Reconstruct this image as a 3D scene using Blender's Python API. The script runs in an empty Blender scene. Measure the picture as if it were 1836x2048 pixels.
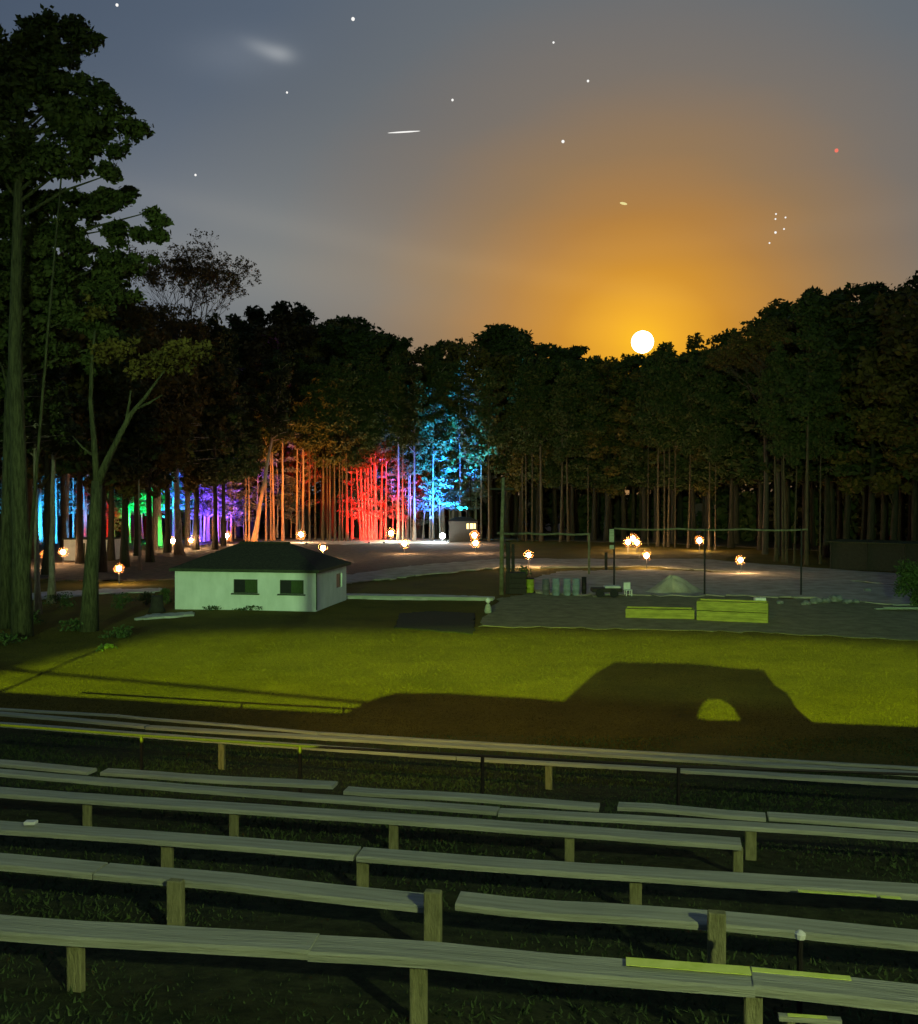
import bpy, bmesh, math, random
import numpy as np
from mathutils import Vector, Matrix

# ------------------------------------------------------------------ camera, sky, exposure
sc = bpy.context.scene
C = sc.collection
W0, H0, F0, EYE = 1836.0, 2048.0, 2000.0, 7.5
PITCH = -math.atan((1024 - 980) / F0)
cam_d = bpy.data.cameras.new("camera")
cam = bpy.data.objects.new("camera", cam_d)
C.objects.link(cam)
cam.location = (0, 0, EYE)
cam.rotation_euler = (math.radians(90) + PITCH, 0, 0)
cam_d.sensor_fit = 'VERTICAL'
cam_d.sensor_height = 24.0
cam_d.lens = 24.0 * F0 / H0
cam_d.clip_end = 4000
sc.camera = cam
sc.view_settings.view_transform = 'Standard'
sc.view_settings.look = 'None'
sc.view_settings.gamma = 1
sc.view_settings.use_curve_mapping = False
sc.view_settings.exposure = 0
sc.cycles.use_denoising = True
sc.cycles.max_bounces = 4
sc.cycles.sample_clamp_indirect = 3

_cr, _sr = math.cos(PITCH), math.sin(PITCH)
def ray(px, py):
    x = (px - 918) / F0; y = (1024 - py) / F0
    return Vector((x, _cr - y * _sr, _sr + y * _cr))
def P(px, py, z=0.0):
    "the point at height z seen at a pixel of the photograph"
    d = ray(px, py); t = (z - EYE) / d.z
    return Vector((d.x * t, d.y * t, z))
def D(px, py, dist):
    "the point seen at a pixel, dist metres away along the ground axis"
    d = ray(px, py); t = dist / d.y
    return Vector((d.x * t, dist, EYE + d.z * t))

MOON = ray(1285, 682).normalized()

# --- the world: dusk-blue night sky with the warm glow of a low moon
world = bpy.data.worlds.new("World"); sc.world = world; world.use_nodes = True
nt = world.node_tree; nt.nodes.clear()
def N(t, **k):
    n = nt.nodes.new(t)
    for a, b in k.items(): setattr(n, a, b)
    return n
def M(op, a, b=None, c=None):
    n = N('ShaderNodeMath', operation=op)
    for i, v in enumerate((a, b, c)):
        if v is None: continue
        if isinstance(v, (int, float)): n.inputs[i].default_value = v
        else: nt.links.new(v, n.inputs[i])
    return n.outputs[0]
tc = N('ShaderNodeTexCoord'); sep = N('ShaderNodeSeparateXYZ'); nt.links.new(tc.outputs['Generated'], sep.inputs[0])
az = M('ARCTAN2', sep.outputs[0], sep.outputs[1]); el = M('ARCSINE', sep.outputs[2])
AZ0, EL0 = math.atan2(MOON.x, MOON.y), math.asin(MOON.z)
def blob(azc, elc, wa, we, rot=0.0):
    da = M('SUBTRACT', az, azc); de = M('SUBTRACT', el, elc)
    c, s = math.cos(rot), math.sin(rot)
    u = M('ADD', M('MULTIPLY', da, c / wa), M('MULTIPLY', de, s / wa))
    v = M('ADD', M('MULTIPLY', da, -s / we), M('MULTIPLY', de, c / we))
    return M('SQRT', M('ADD', M('MULTIPLY', u, u), M('MULTIPLY', v, v)))
dist = blob(AZ0, EL0, 1 / .82, 1.06)
nz = N('ShaderNodeTexNoise'); nz.inputs['Scale'].default_value = 3.0; nz.inputs['Detail'].default_value = 3
mp = N('ShaderNodeMapping'); mp.inputs['Scale'].default_value = (1, 1, 5)
nt.links.new(tc.outputs['Generated'], mp.inputs[0]); nt.links.new(mp.outputs[0], nz.inputs['Vector'])
dist = M('ADD', dist, M('MULTIPLY', M('SUBTRACT', nz.outputs['Fac'], .5), .035))
ramp = N('ShaderNodeValToRGB'); nt.links.new(dist, ramp.inputs[0])
def lin(r, g, b):
    f = lambda c: ((c / 255 + .055) / 1.055) ** 2.4 if c > 10 else c / 255 / 12.92
    return (f(r), f(g), f(b), 1)
stops = [(0, (255, 190, 36)), (.022, (240, 172, 42)), (.06, (208, 144, 46)), (.11, (178, 128, 66)), (.165, (148, 120, 88)),
         (.23, (122, 114, 106)), (.31, (102, 108, 114)), (.41, (86, 98, 114)), (.60, (70, 84, 104)), (1.0, (58, 72, 94))]
cr = ramp.color_ramp
while len(cr.elements) < len(stops): cr.elements.new(.5)
for e, (p, c) in zip(cr.elements, stops): e.position = p; e.color = lin(*c)
# small thin cloud, and lens flare streaks painted into the sky as wisps
def wisp(px, py, wa, we, rot, amt, colr):
    d = ray(px, py).normalized()
    b = blob(math.atan2(d.x, d.y), math.asin(d.z), wa, we, rot)
    g = M('MULTIPLY', M('POWER', 2.718, M('MULTIPLY', M('MULTIPLY', b, b), -1)), amt)
    v = N('ShaderNodeVectorMath', operation='SCALE'); v.inputs[0].default_value = colr; nt.links.new(g, v.inputs['Scale'])
    return v.outputs[0]
acc = ramp.outputs[0]
for w in [(530, 98, .018, .006, -.22, .09, (1, 1, .95)), (562, 108, .013, .0065, -.06, .11, (1, 1, .95)), (480, 108, .05, .018, .1, .035, (1, 1, 1)),
          (790, 500, .35, .012, -.17, .02, (1, .8, .5)), (1150, 560, .5, .02, -.05, .02, (1, .7, .2)),
          (1500, 470, .3, .015, .05, .015, (1, .7, .4)), (360, 500, .22, .10, -.05, .075, (1, .92, .70)), (700, 590, .3, .03, -.1, .03, (1, .8, .5)), (600, 440, .3, .02, -.1, .012, (1, .9, .7))]:
    v = N('ShaderNodeVectorMath', operation='ADD'); nt.links.new(acc, v.inputs[0]); nt.links.new(wisp(*w), v.inputs[1]); acc = v.outputs[0]
bg = N('ShaderNodeBackground'); nt.links.new(acc, bg.inputs['Color']); bg.inputs['Strength'].default_value = 1.0
wo = N('ShaderNodeOutputWorld'); nt.links.new(bg.outputs[0], wo.inputs['Surface'])

# --- the floodlights behind the camera (their masts and housings are built further down)
LAMP = Vector((1.5, -35, 13.0))
def light(name, kind, loc, power, colour, radius=.05, aim=None, cone=60, blend=.3):
    l = bpy.data.lights.new(name, kind); l.energy = power; l.color = colour; l.shadow_soft_size = radius
    if kind == 'SPOT': l.spot_size = math.radians(cone); l.spot_blend = blend
    o = bpy.data.objects.new(name, l); C.objects.link(o); o.location = loc
    if aim is not None: o.rotation_euler = (Vector(aim) - Vector(loc)).to_track_quat('-Z', 'Y').to_euler()
    return o
FLOOD_A = light('floodlight_beam', 'SPOT', LAMP, 1.0e6, (.66, 1, .01), .035, (4, 38, 0), 80, .35)
FLOOD_B = light('floodlight_beam', 'SPOT', (-12, -48, 15.2), 1.9e5, (.52, 1, .40), .3, (3, 72, 2), 42, .9)
FILL_D = light('street_and_fill_beam', 'SPOT', (-11, -8, 20), 30000, (1, .66, .12), .25, (3, 39, 0), 30, 1.0)  # added fill lamp warming the shadowed lawn, no real street lamp
FLOOD_C = light('street_and_fill_beam', 'SPOT', (10, -13, 15), 10500, (.86, 1, .46), .25, (1, 24, 1), 100, .8)

# ------------------------------------------------------------------ helpers
rnd = random.Random(7)
def tag(o, label=None, cat=None, group=None, kind=None):
    if label: o['label'] = label
    if cat: o['category'] = cat
    if group: o['group'] = group
    if kind: o['kind'] = kind
    return o
def link(name, me, mat=None, parent=None, loc=None):
    o = bpy.data.objects.new(name, me); C.objects.link(o)
    if mat is not None and me is not None and not me.materials: me.materials.append(mat)
    if parent is not None: o.parent = parent
    if loc is not None: o.location = loc
    return o
def thing(name, loc, label, cat, group=None, rz=0.0, scale=None):
    o = bpy.data.objects.new(name, None); C.objects.link(o); o.location = loc; o.rotation_euler = (0, 0, rz)
    o.empty_display_size = .3
    if scale is not None: o.scale = scale
    return tag(o, label, cat, group)

class MB:
    def __init__(s): s.v = []; s.f = []
    def add(s, vs, fs):
        b = len(s.v); s.v += [tuple(v) for v in vs]; s.f += [tuple(i + b for i in f) for f in fs]; return s
    def box(s, x0, x1, y0, y1, z0, z1):
        return s.add([(x0,y0,z0),(x1,y0,z0),(x1,y1,z0),(x0,y1,z0),(x0,y0,z1),(x1,y0,z1),(x1,y1,z1),(x0,y1,z1)],
                     [(0,3,2,1),(4,5,6,7),(0,1,5,4),(1,2,6,5),(2,3,7,6),(3,0,4,7)])
    def hexa(s, a, b):   # two quads (each 4 pts), bottom and top
        return s.add(list(a) + list(b), [(0,3,2,1),(4,5,6,7),(0,1,5,4),(1,2,6,5),(2,3,7,6),(3,0,4,7)])
    def tube(s, pts, rad, n=8, cap=True):
        pts = [Vector(p) for p in pts]
        if not hasattr(rad, '__len__'): rad = [rad] * len(pts)
        vs = []; fs = []
        for i, p in enumerate(pts):
            d = (pts[min(i + 1, len(pts) - 1)] - pts[max(i - 1, 0)]).normalized()
            a = d.cross(Vector((0, 0, 1))) if abs(d.z) < .9 else d.cross(Vector((0, 1, 0)))
            a.normalize(); b = d.cross(a)
            for k in range(n):
                t = 2 * math.pi * k / n
                vs.append(p + (a * math.cos(t) + b * math.sin(t)) * rad[i])
        for i in range(len(pts) - 1):
            for k in range(n):
                k2 = (k + 1) % n
                fs.append((i*n+k, i*n+k2, (i+1)*n+k2, (i+1)*n+k))
        if cap:
            fs.append(tuple(range(n))[::-1]); fs.append(tuple((len(pts)-1)*n + k for k in range(n)))
        return s.add(vs, fs)
    def lathe(s, prof, n=16, c=(0, 0, 0)):
        vs = []; fs = []
        for r, z in prof:
            for k in range(n):
                t = 2 * math.pi * k / n; vs.append((c[0] + r * math.cos(t), c[1] + r * math.sin(t), c[2] + z))
        for i in range(len(prof) - 1):
            for k in range(n):
                k2 = (k + 1) % n; fs.append((i*n+k, i*n+k2, (i+1)*n+k2, (i+1)*n+k))
        fs.append(tuple(range(n))[::-1]); fs.append(tuple((len(prof)-1)*n+k for k in range(n)))
        return s.add(vs, fs)
    def mesh(s, name, mat=None, smooth=False, bevel=0):
        me = bpy.data.meshes.new(name); me.from_pydata(s.v, [], s.f); me.update()
        if bevel:
            bm = bmesh.new(); bm.from_mesh(me)
            bmesh.ops.bevel(bm, geom=list(bm.edges), offset=bevel, segments=1, affect='EDGES'); bm.to_mesh(me); bm.free()
        if smooth: me.polygons.foreach_set('use_smooth', [True] * len(me.polygons))
        if mat is not None: me.materials.append(mat)
        return me
    def build(s, name, mat, parent=None, loc=None, smooth=False, bevel=0):
        return link(name, s.mesh(name, mat, smooth, bevel), None, parent, loc)

def material(name, base, rough=.9, var=.25, scale=4.0, second=None, bump=0.0, bscale=None, emit=None, estr=0, detail=5, stretch=(1,1,1), metallic=0.0, coords='Object', spec=.3, trans=0):
    m = bpy.data.materials.new(name); m.use_nodes = True; t = m.node_tree; bs = t.nodes['Principled BSDF']
    bs.inputs['Roughness'].default_value = rough; bs.inputs['Metallic'].default_value = metallic
    bs.inputs['Specular IOR Level'].default_value = spec
    if emit is not None:
        bs.inputs['Emission Color'].default_value = (*emit, 1); bs.inputs['Emission Strength'].default_value = estr
    co = t.nodes.new('ShaderNodeTexCoord'); mp = t.nodes.new('ShaderNodeMapping'); mp.inputs['Scale'].default_value = stretch
    t.links.new(co.outputs[coords], mp.inputs[0])
    n1 = t.nodes.new('ShaderNodeTexNoise'); n1.inputs['Scale'].default_value = scale; n1.inputs['Detail'].default_value = detail; n1.inputs['Roughness'].default_value = .65
    t.links.new(mp.outputs[0], n1.inputs['Vector'])
    r = t.nodes.new('ShaderNodeValToRGB'); t.links.new(n1.outputs['Fac'], r.inputs[0])
    b2 = second if second is not None else tuple(min(1, c * (1 + var)) for c in base)
    b1 = base if second is not None else tuple(c * (1 - var) for c in base)
    r.color_ramp.elements[0].position = .33; r.color_ramp.elements[0].color = (*b1, 1)
    r.color_ramp.elements[1].position = .67; r.color_ramp.elements[1].color = (*b2, 1)
    t.links.new(r.outputs[0], bs.inputs['Base Color'])
    if bump:
        n2 = t.nodes.new('ShaderNodeTexNoise'); n2.inputs['Scale'].default_value = bscale or scale * 4; n2.inputs['Detail'].default_value = 4
        t.links.new(mp.outputs[0], n2.inputs['Vector'])
        b = t.nodes.new('ShaderNodeBump'); b.inputs['Strength'].default_value = bump; b.inputs['Distance'].default_value = .05
        t.links.new(n2.outputs['Fac'], b.inputs['Height']); t.links.new(b.outputs[0], bs.inputs['Normal'])
    return m

def ground_material():
    m = bpy.data.materials.new('grass_ground'); m.use_nodes = True; t = m.node_tree; bs = t.nodes['Principled BSDF']
    bs.inputs['Roughness'].default_value = 1; bs.inputs['Specular IOR Level'].default_value = .1
    co = t.nodes.new('ShaderNodeTexCoord')
    def noise(s, d, st=(1, 1, 1)):
        mp = t.nodes.new('ShaderNodeMapping'); mp.inputs['Scale'].default_value = st; t.links.new(co.outputs['Object'], mp.inputs[0])
        n = t.nodes.new('ShaderNodeTexNoise'); n.inputs['Scale'].default_value = s; n.inputs['Detail'].default_value = d; n.inputs['Roughness'].default_value = .7
        t.links.new(mp.outputs[0], n.inputs['Vector']); return n.outputs['Fac']
    def ramp2(f, p0, c0, p1, c1):
        r = t.nodes.new('ShaderNodeValToRGB'); t.links.new(f, r.inputs[0]); e = r.color_ramp.elements
        e[0].position = p0; e[0].color = (*c0, 1); e[1].position = p1; e[1].color = (*c1, 1); return r.outputs[0]
    def mix(f, a, b):
        x = t.nodes.new('ShaderNodeMix'); x.data_type = 'RGBA'; t.links.new(f, x.inputs[0]); t.links.new(a, x.inputs[6]); t.links.new(b, x.inputs[7]); return x.outputs[2]
    fine = ramp2(noise(9, 8), .38, (.075, .064, .009), .64, (.18, .145, .02))
    broad = ramp2(noise(.22, 6), .35, (.062, .055, .010), .6, (.17, .135, .018))
    c1 = mix(ramp2(noise(.6, 3), .4, (.3, .3, .3), .6, (.65, .65, .65)), fine, broad)
    moss = ramp2(noise(5, 8), .36, (.018, .028, .011), .66, (.055, .070, .024))
    sp_ = t.nodes.new('ShaderNodeSeparateXYZ'); t.links.new(co.outputs['Object'], sp_.inputs[0])
    ma = t.nodes.new('ShaderNodeMath'); ma.operation = 'MULTIPLY_ADD'; t.links.new(sp_.outputs[0], ma.inputs[0]); ma.inputs[1].default_value = .2; t.links.new(sp_.outputs[1], ma.inputs[2])
    mr = t.nodes.new('ShaderNodeMapRange'); mr.inputs[1].default_value = 25; mr.inputs[2].default_value = 31; t.links.new(ma.outputs[0], mr.inputs[0])
    c1 = mix(mr.outputs[0], moss, c1)
    t.links.new(c1, bs.inputs['Base Color'])
    b = t.nodes.new('ShaderNodeBump'); b.inputs['Strength'].default_value = .7; b.inputs['Distance'].default_value = .06
    t.links.new(noise(14, 6), b.inputs['Height']); t.links.new(b.outputs[0], bs.inputs['Normal'])
    return m

MAT = dict(
    ground=ground_material(),
    litter=material('leaf_litter', (.055, .042, .026), 1, scale=1.3, second=(.15, .115, .07), bump=.8, bscale=8),
    gravel=material('gravel', (.26, .24, .16), 1, scale=.7, second=(.50, .46, .33), bump=.8, bscale=9),
    pale_sand=material('pale_sand', (.34, .33, .27), 1, scale=1.2, second=(.6, .58, .5), bump=.5, bscale=8),
    mulch_and_shadow=material('dark_mulch_and_shadow', (.012, .014, .006), 1, scale=5, second=(.03, .032, .014), bump=.8),
    wood=material('weathered_plank', (.26, .29, .20), .8, scale=2.2, second=(.46, .50, .36), bump=.5, bscale=16, stretch=(.35, 6, 6)),
    post=material('treated_post', (.16, .17, .07), .85, scale=8, second=(.30, .31, .14), bump=.5, stretch=(3, 3, .7)),
    board=material('yellow_green_board', (.20, .22, .03), .75, scale=2.2, second=(.42, .44, .06), bump=.8, stretch=(.4, 3, 3)),
    dark_wood=material('dark_wood', (.035, .03, .022), .9, scale=4),
    darkmetal=material('dark_pipe', (.02, .018, .014), .6, scale=20, metallic=.3),
    pipe=material('pale_pipe', (.16, .17, .07), .6, scale=6),
    wall=material('whitewashed_block', (.66, .70, .62), .9, scale=1.1, second=(.84, .86, .80), bump=.3, bscale=20, detail=12, stretch=(1, 1, .45)),
    roof=material('dark_roof_shingle', (.022, .022, .014), .95, scale=7, second=(.055, .052, .03), bump=.8, bscale=22),
    shutter_black=material('window_dark', (.012, .012, .012), .5),
    shutter_green=material('window_shutter', (.045, .075, .02), .8, scale=5, stretch=(6, 1, 1)),
    trim=material('dark_trim', (.05, .06, .03), .8),
    bark=material('pine_bark', (.16, .12, .085), .95, scale=2.6, second=(.34, .28, .21), bump=1, bscale=9, stretch=(2, 2, .4)),
    shadebark=material('shaded_pine_bark', (.022, .018, .011), .95, scale=2.6, second=(.055, .045, .028), bump=1, bscale=9, stretch=(2, 2, .4)),  # pine bark darkened for trunks that stand unlit, shade in the colour
    dimlitbark=material('dim_lit_pine_bark', (.05, .036, .02), .95, scale=2.6, second=(.14, .105, .06), bump=1, bscale=9, stretch=(2, 2, .4)),  # pine bark toned down for weakly lit trunks, dimness in the colour
    mossbark=material('mossy_bark', (.022, .022, .010), .95, scale=2.2, second=(.105, .10, .045), bump=1, bscale=5, stretch=(5, 5, .7)),
    fieldsoil=material('worn_field', (.16, .15, .06), 1, scale=1.1, second=(.28, .27, .12), bump=.8, bscale=8),
    dimpipe=material('rusty_pipe', (.10, .09, .04), .7, scale=3, second=(.22, .21, .11)),
    palebark=material('pale_bark', (.30, .28, .22), .9, scale=3, second=(.5, .48, .38), bump=.5, stretch=(2, 2, .5)),
    leaf=material('dark_pine_needles', (.030, .040, .012), .8, scale=.9, second=(.075, .082, .024), spec=.15),
    leaf2=material('broad_leaves', (.055, .042, .010), .75, scale=.8, second=(.15, .105, .025), spec=.15),
    leaf3=material('shrub_leaves', (.035, .065, .014), .7, scale=3, second=(.08, .12, .03), spec=.2),
    leaf4=material('pale_autumn_leaves', (.10, .12, .09), .7, scale=1.5, second=(.20, .21, .17), spec=.2),
    twig=material('bare_twigs', (.07, .055, .04), .9),
    grass=material('grass_blades', (.03, .055, .02), .9, scale=1.5, second=(.07, .11, .035), spec=.1),
    lawn=material('lawn_blades', (.035, .032, .006), .9, scale=.5, second=(.09, .075, .012), spec=.1),
    white=material('white_plastic', (.72, .76, .66), .5, var=.1),
    blue=material('blue_grey_plastic', (.20, .26, .27), .5, scale=3, var=.3),
    bin=material('yellow_green_plastic', (.30, .36, .03), .5, scale=4, var=.2),
    rock=material('rock', (.14, .15, .12), .95, scale=3, second=(.32, .33, .27), bump=.8),
    hut=material('hut_paint', (.42, .45, .40), .9, scale=1, second=(.58, .6, .54)),
    light_strip=material('painted_light_strip', (.62, .80, .08), .4, scale=6, second=(.8, .95, .2)),  # bright colour standing in for light leaking onto the planks
    halo=None,
    globe=material('lamp_globe', (1, .9, .75), .5, var=0, emit=(1, .60, .32), estr=300),
    whiteglobe=material('white_lamp', (1, 1, 1), .5, var=0, emit=(.85, .95, 1), estr=40),
    litpane=material('lit_pane', (.9, .7, .3), .5, var=0, emit=(1, .72, .28), estr=1.6),
    moon=material('moon_surface', (1, .95, .8), 1, var=0, emit=(1, .93, .66), estr=6.5),
    star=material('star_light', (1, 1, 1), 1, var=0, emit=(1, .97, .9), estr=1.0),
    redstar=material('red_star_light', (1, .3, .2), 1, var=0, emit=(1, .2, .13), estr=.9),
    goldstar=material('gold_star_light', (1, .9, .4), 1, var=0, emit=(1, .86, .35), estr=.8),
    steel=material('painted_steel', (.12, .12, .12), .5, var=.1),
    tyre=material('tyre_rubber', (.02, .02, .02), .9, var=.1),
    paint=material('truck_paint', (.10, .09, .08), .4, var=.1),
)

def amber_halo():
    m = bpy.data.materials.new('amber_halo'); m.use_nodes = True; t = m.node_tree; t.nodes.clear()
    o = t.nodes.new('ShaderNodeOutputMaterial'); x = t.nodes.new('ShaderNodeMixShader'); a = t.nodes.new('ShaderNodeBsdfTransparent'); b = t.nodes.new('ShaderNodeBsdfTranslucent')
    b.inputs[0].default_value = (1, .46, .16, 1); x.inputs[0].default_value = .03
    t.links.new(a.outputs[0], x.inputs[1]); t.links.new(b.outputs[0], x.inputs[2]); t.links.new(x.outputs[0], o.inputs[0]); return m
MAT['halo'] = amber_halo()
# ------------------------------------------------------------------ terrain
def backproject(px, py, ypl):
    "where the light that falls on the lawn at this pixel crosses the plane y = ypl"
    G = P(px, py, 0); t = (ypl - LAMP.y) / (G.y - LAMP.y)
    return LAMP + (G - LAMP) * t
crest = [backproject(x, y, -5) for x, y in [(-900, 1325), (0, 1383), (300, 1402), (690, 1429), (1130, 1440), (1600, 1450), (1836, 1466), (2600, 1500)]]
cx, cz = [p.x for p in crest], [p.z for p in crest]
PV = [-200, -60, -9, -6.2, -5, -3.6, -2, 0, 6, 7.6, 9, 10.2, 12.3, 14, 17, 19.5, 22.8, 29, 34, 2000]
PZ = [6.4, 6.8, 6.5, 6.6, 7.2, 6.7, 6.3, 5.9, 4.3, 4.0, 3.75, 3.6, 3.3, 2.8, 2.2, 1.65, 1.0, .1, 0, 0]
def gz(x, y):
    v = y + .2 * x
    vb = y if y < -3 else v
    z = float(np.interp(vb, PV, PZ))
    if y < 0:
        t = max(0.0, 1 - abs(y + 5) / 1.4)
        z = z * (1 - t) + float(np.interp(x, cx, cz)) * t
    return z
def gnoise(x, y):
    return (math.sin(x * .31 + 1.3 * math.sin(y * .17)) * math.sin(y * .23 + 1.1 * math.sin(x * .13)))
xs = np.unique(np.concatenate([np.linspace(-16, 16, 129), np.linspace(-60, 60, 81), np.linspace(-600, 600, 41)]))
ys = np.unique(np.concatenate([np.linspace(-9, 32, 165), np.linspace(-90, -9, 24), np.linspace(32, 130, 60), np.linspace(130, 1500, 30)]))
V = []; 
for y in ys:
    for x in xs:
        z = gz(x, y)
        if y > 54: z += -.03 + .05 * gnoise(x, y) * min(1, (y - 54) / 10)
        elif 0 < y < 30: z += .03 * gnoise(x * 3, y * 3)
        V.append((x, y, z))
nx = len(xs); Fq = [(j*nx+i, j*nx+i+1, (j+1)*nx+i+1, (j+1)*nx+i) for j in range(len(ys)-1) for i in range(nx-1)]
me = bpy.data.meshes.new('ground'); me.from_pydata(V, [], Fq); me.polygons.foreach_set('use_smooth', [True]*len(Fq))
tag(link('ground', me, MAT['ground']), kind='structure')

def sheet(name, pxs, mat, z=.06, jag=.25, sub=14):
    "an irregular patch of ground given by its outline in the photograph"
    pts = [P(x, y, z) for x, y in pxs]; out = []
    r = random.Random(name)
    for i, p in enumerate(pts):
        q = pts[(i + 1) % len(pts)]
        for k in range(sub):
            c = p.lerp(q, k / sub); out.append((c.x + r.uniform(-jag, jag), c.y + r.uniform(-jag, jag) * 2, z))
    bm = bmesh.new(); vs = [bm.verts.new(p) for p in out]
    es = [bm.edges.new((vs[i], vs[(i+1) % len(vs)])) for i in range(len(vs))]
    bmesh.ops.triangle_fill(bm, use_beauty=True, edges=es)
    r2 = bmesh.ops.extrude_face_region(bm, geom=list(bm.faces))
    for v in r2['geom']:
        if isinstance(v, bmesh.types.BMVert): v.co.z -= .3
    bmesh.ops.recalc_face_normals(bm, faces=bm.faces)
    me = bpy.data.meshes.new(name); bm.to_mesh(me); bm.free()
    return tag(link(name, me, mat), kind='structure')
sheet('leaf_litter', [(-700, 1082), (900, 1076), (1300, 1085), (2100, 1120), (2300, 1030), (-900, 1030)], MAT['litter'], .05, .8)
sheet('bare_dirt', [(-60, 1150), (120, 1160), (330, 1160), (690, 1150), (1010, 1118), (1010, 1080), (500, 1078), (-60, 1084)], MAT['litter'], .055, .5)
sheet('worn_field', [(955, 1252), (1000, 1196), (1080, 1184), (1400, 1188), (1836, 1208), (2150, 1222), (2150, 1306), (1836, 1281), (1560, 1266), (1250, 1257)], MAT['fieldsoil'], .02, .25)
sheet('gravel_track', [(640, 1163), (700, 1148), (850, 1128), (1010, 1117), (1400, 1118), (1836, 1150), (2100, 1175), (2100, 1195), (1836, 1172), (1500, 1146), (1300, 1132), (1010, 1134), (850, 1148), (700, 1166)], MAT['gravel'], .075, .4)
sheet('gravel_lot', [(1060, 1160), (1120, 1142), (1300, 1138), (1600, 1152), (1800, 1172), (2050, 1190), (2050, 1215), (1760, 1206), (1600, 1192), (1400, 1190), (1190, 1190), (1080, 1186)], MAT['gravel'], .09, .35)
sheet('sand_path', [(690, 1088), (900, 1086), (897, 1079), (800, 1075), (690, 1076), (520, 1079), (500, 1086)], MAT['pale_sand'], .10, .3)
sheet('pale_path', [(640, 1194), (985, 1198), (990, 1193), (900, 1190), (700, 1187), (640, 1187)], MAT['pale_sand'], .09, .1)
sheet('planting_bed', [(790, 1254), (948, 1267), (948, 1226), (870, 1222), (800, 1226)], MAT['mulch_and_shadow'], .07, .08)  # dark sheet standing in for a cast shadow, no real bed
sheet('stone_slab', [(268, 1237), (385, 1229), (385, 1223), (300, 1228)], MAT['pale_sand'], .09, .1)
sheet('dirt_strip', [(-40, 1195), (90, 1196), (190, 1188), (310, 1183), (330, 1176), (200, 1178), (60, 1186)], MAT['pale_sand'], .07, .25)

# ------------------------------------------------------------------ foliage tools
def leaves(name, blobs, n_per, size, seed, flat=.0, mat=None):
    "many leaf-sized quads spread through ellipsoids: blobs = (x, y, z, rx, ry, rz)"
    r = np.random.default_rng(seed); B = np.array(blobs, float)
    cnt = np.maximum(4, (n_per * (B[:, 3] * B[:, 4]) / np.mean(B[:, 3] * B[:, 4])).astype(int)); idx = np.repeat(np.arange(len(B)), cnt); n = len(idx)
    d = r.normal(size=(n, 3)); d /= np.linalg.norm(d, axis=1)[:, None]
    rad = r.uniform(0.05, 1, n) ** .45
    rad *= np.where(r.random(n) < .2, r.uniform(1, 1.45, n), 1)
    c = B[idx, :3] + d * rad[:, None] * B[idx, 3:]
    a = r.normal(size=(n, 3)); a[:, 2] *= (1 - flat); a /= np.linalg.norm(a, axis=1)[:, None]
    b = r.normal(size=(n, 3)); b -= (b * a).sum(1)[:, None] * a; b[:, 2] *= (1 - flat); b /= np.linalg.norm(b, axis=1)[:, None]
    s = size * r.uniform(.35, 1.4, n)[:, None]
    V = np.stack([c - a * s, c - b * s * .55, c + a * s, c + b * s * .55], 1).reshape(-1, 3)
    me = bpy.data.meshes.new(name); me.vertices.add(4 * n); me.vertices.foreach_set('co', V.ravel())
    me.loops.add(4 * n); me.loops.foreach_set('vertex_index', np.arange(4 * n, dtype=np.int32))
    me.polygons.add(n); me.polygons.foreach_set('loop_start', np.arange(0, 4 * n, 4, dtype=np.int32))
    me.update(calc_edges=True); me.validate()
    if mat is not None: me.materials.append(mat)
    return me

def trunk_mesh(name, H, r0, r1, seed, limbs=(), bend=.25, mat=None, n=9, flare=1.5):
    r = random.Random(seed); mb = MB(); k = 9; pts = []; rad = []; ph = r.uniform(0, 6)
    for i in range(k + 1):
        t = i / k
        pts.append((bend * math.sin(t * 4 + ph) * t * 1.5 + r.uniform(-.05, .05), bend * math.cos(t * 3 + ph) * t, H * t - (.3 if i == 0 else 0)))
        rad.append((r0 + (r1 - r0) * t) * (flare if i == 0 else 1))
    mb.tube(pts, rad, n)
    def at(z):
        t = min(1, max(0, z / H)) * k; i = min(k - 1, int(t)); return Vector(pts[i]).lerp(Vector(pts[i + 1]), t - i)
    for (z, ex, ey, ez, lr) in limbs:
        s = at(z); e = Vector((ex, ey, ez)); m_ = s.lerp(e, .5) + Vector((r.uniform(-.2, .2), r.uniform(-.2, .2), .25))
        mb.tube([s, m_, e], [lr, lr * .7, lr * .25], 5)
    return mb.mesh(name, mat, smooth=True)

def pine_proto(seed, H=30, low=.45, wide=4.2, n_per=62, size=.34, bark='shadebark'):
    r = random.Random(seed); blobs = []; limbs = []
    z = H * low
    while z < H * .985:
        t = (z - H * low) / (H * (1 - low)); L = wide * (1 - t ** 2.2) * r.uniform(.65, 1.05) + .7
        a = r.uniform(0, 6.28)
        ex, ey, ez = L * math.cos(a), L * math.sin(a), z + r.uniform(-.3, 1.2)
        limbs.append((z - .6, ex, ey, ez, .09))
        for f in (.35, .65, .95):
            rr = r.uniform(.75, 1.25) * (1.15 - .3 * t)
            blobs.append((ex * f + r.uniform(-.4, .4), ey * f + r.uniform(-.4, .4), z + (ez - z) * f + r.uniform(-.2, .5), rr * 1.15, rr * 1.15, rr * .62))
        z += r.uniform(.2, .62) * (30 / H if H < 30 else 1)
    blobs.append((0, 0, H * .99, .9, .9, .9))
    return (trunk_mesh('trunk', H * .97, .34, .07, seed, limbs, mat=MAT[bark]), leaves('crown', blobs, n_per, size, seed, .3, MAT['leaf']))
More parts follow.
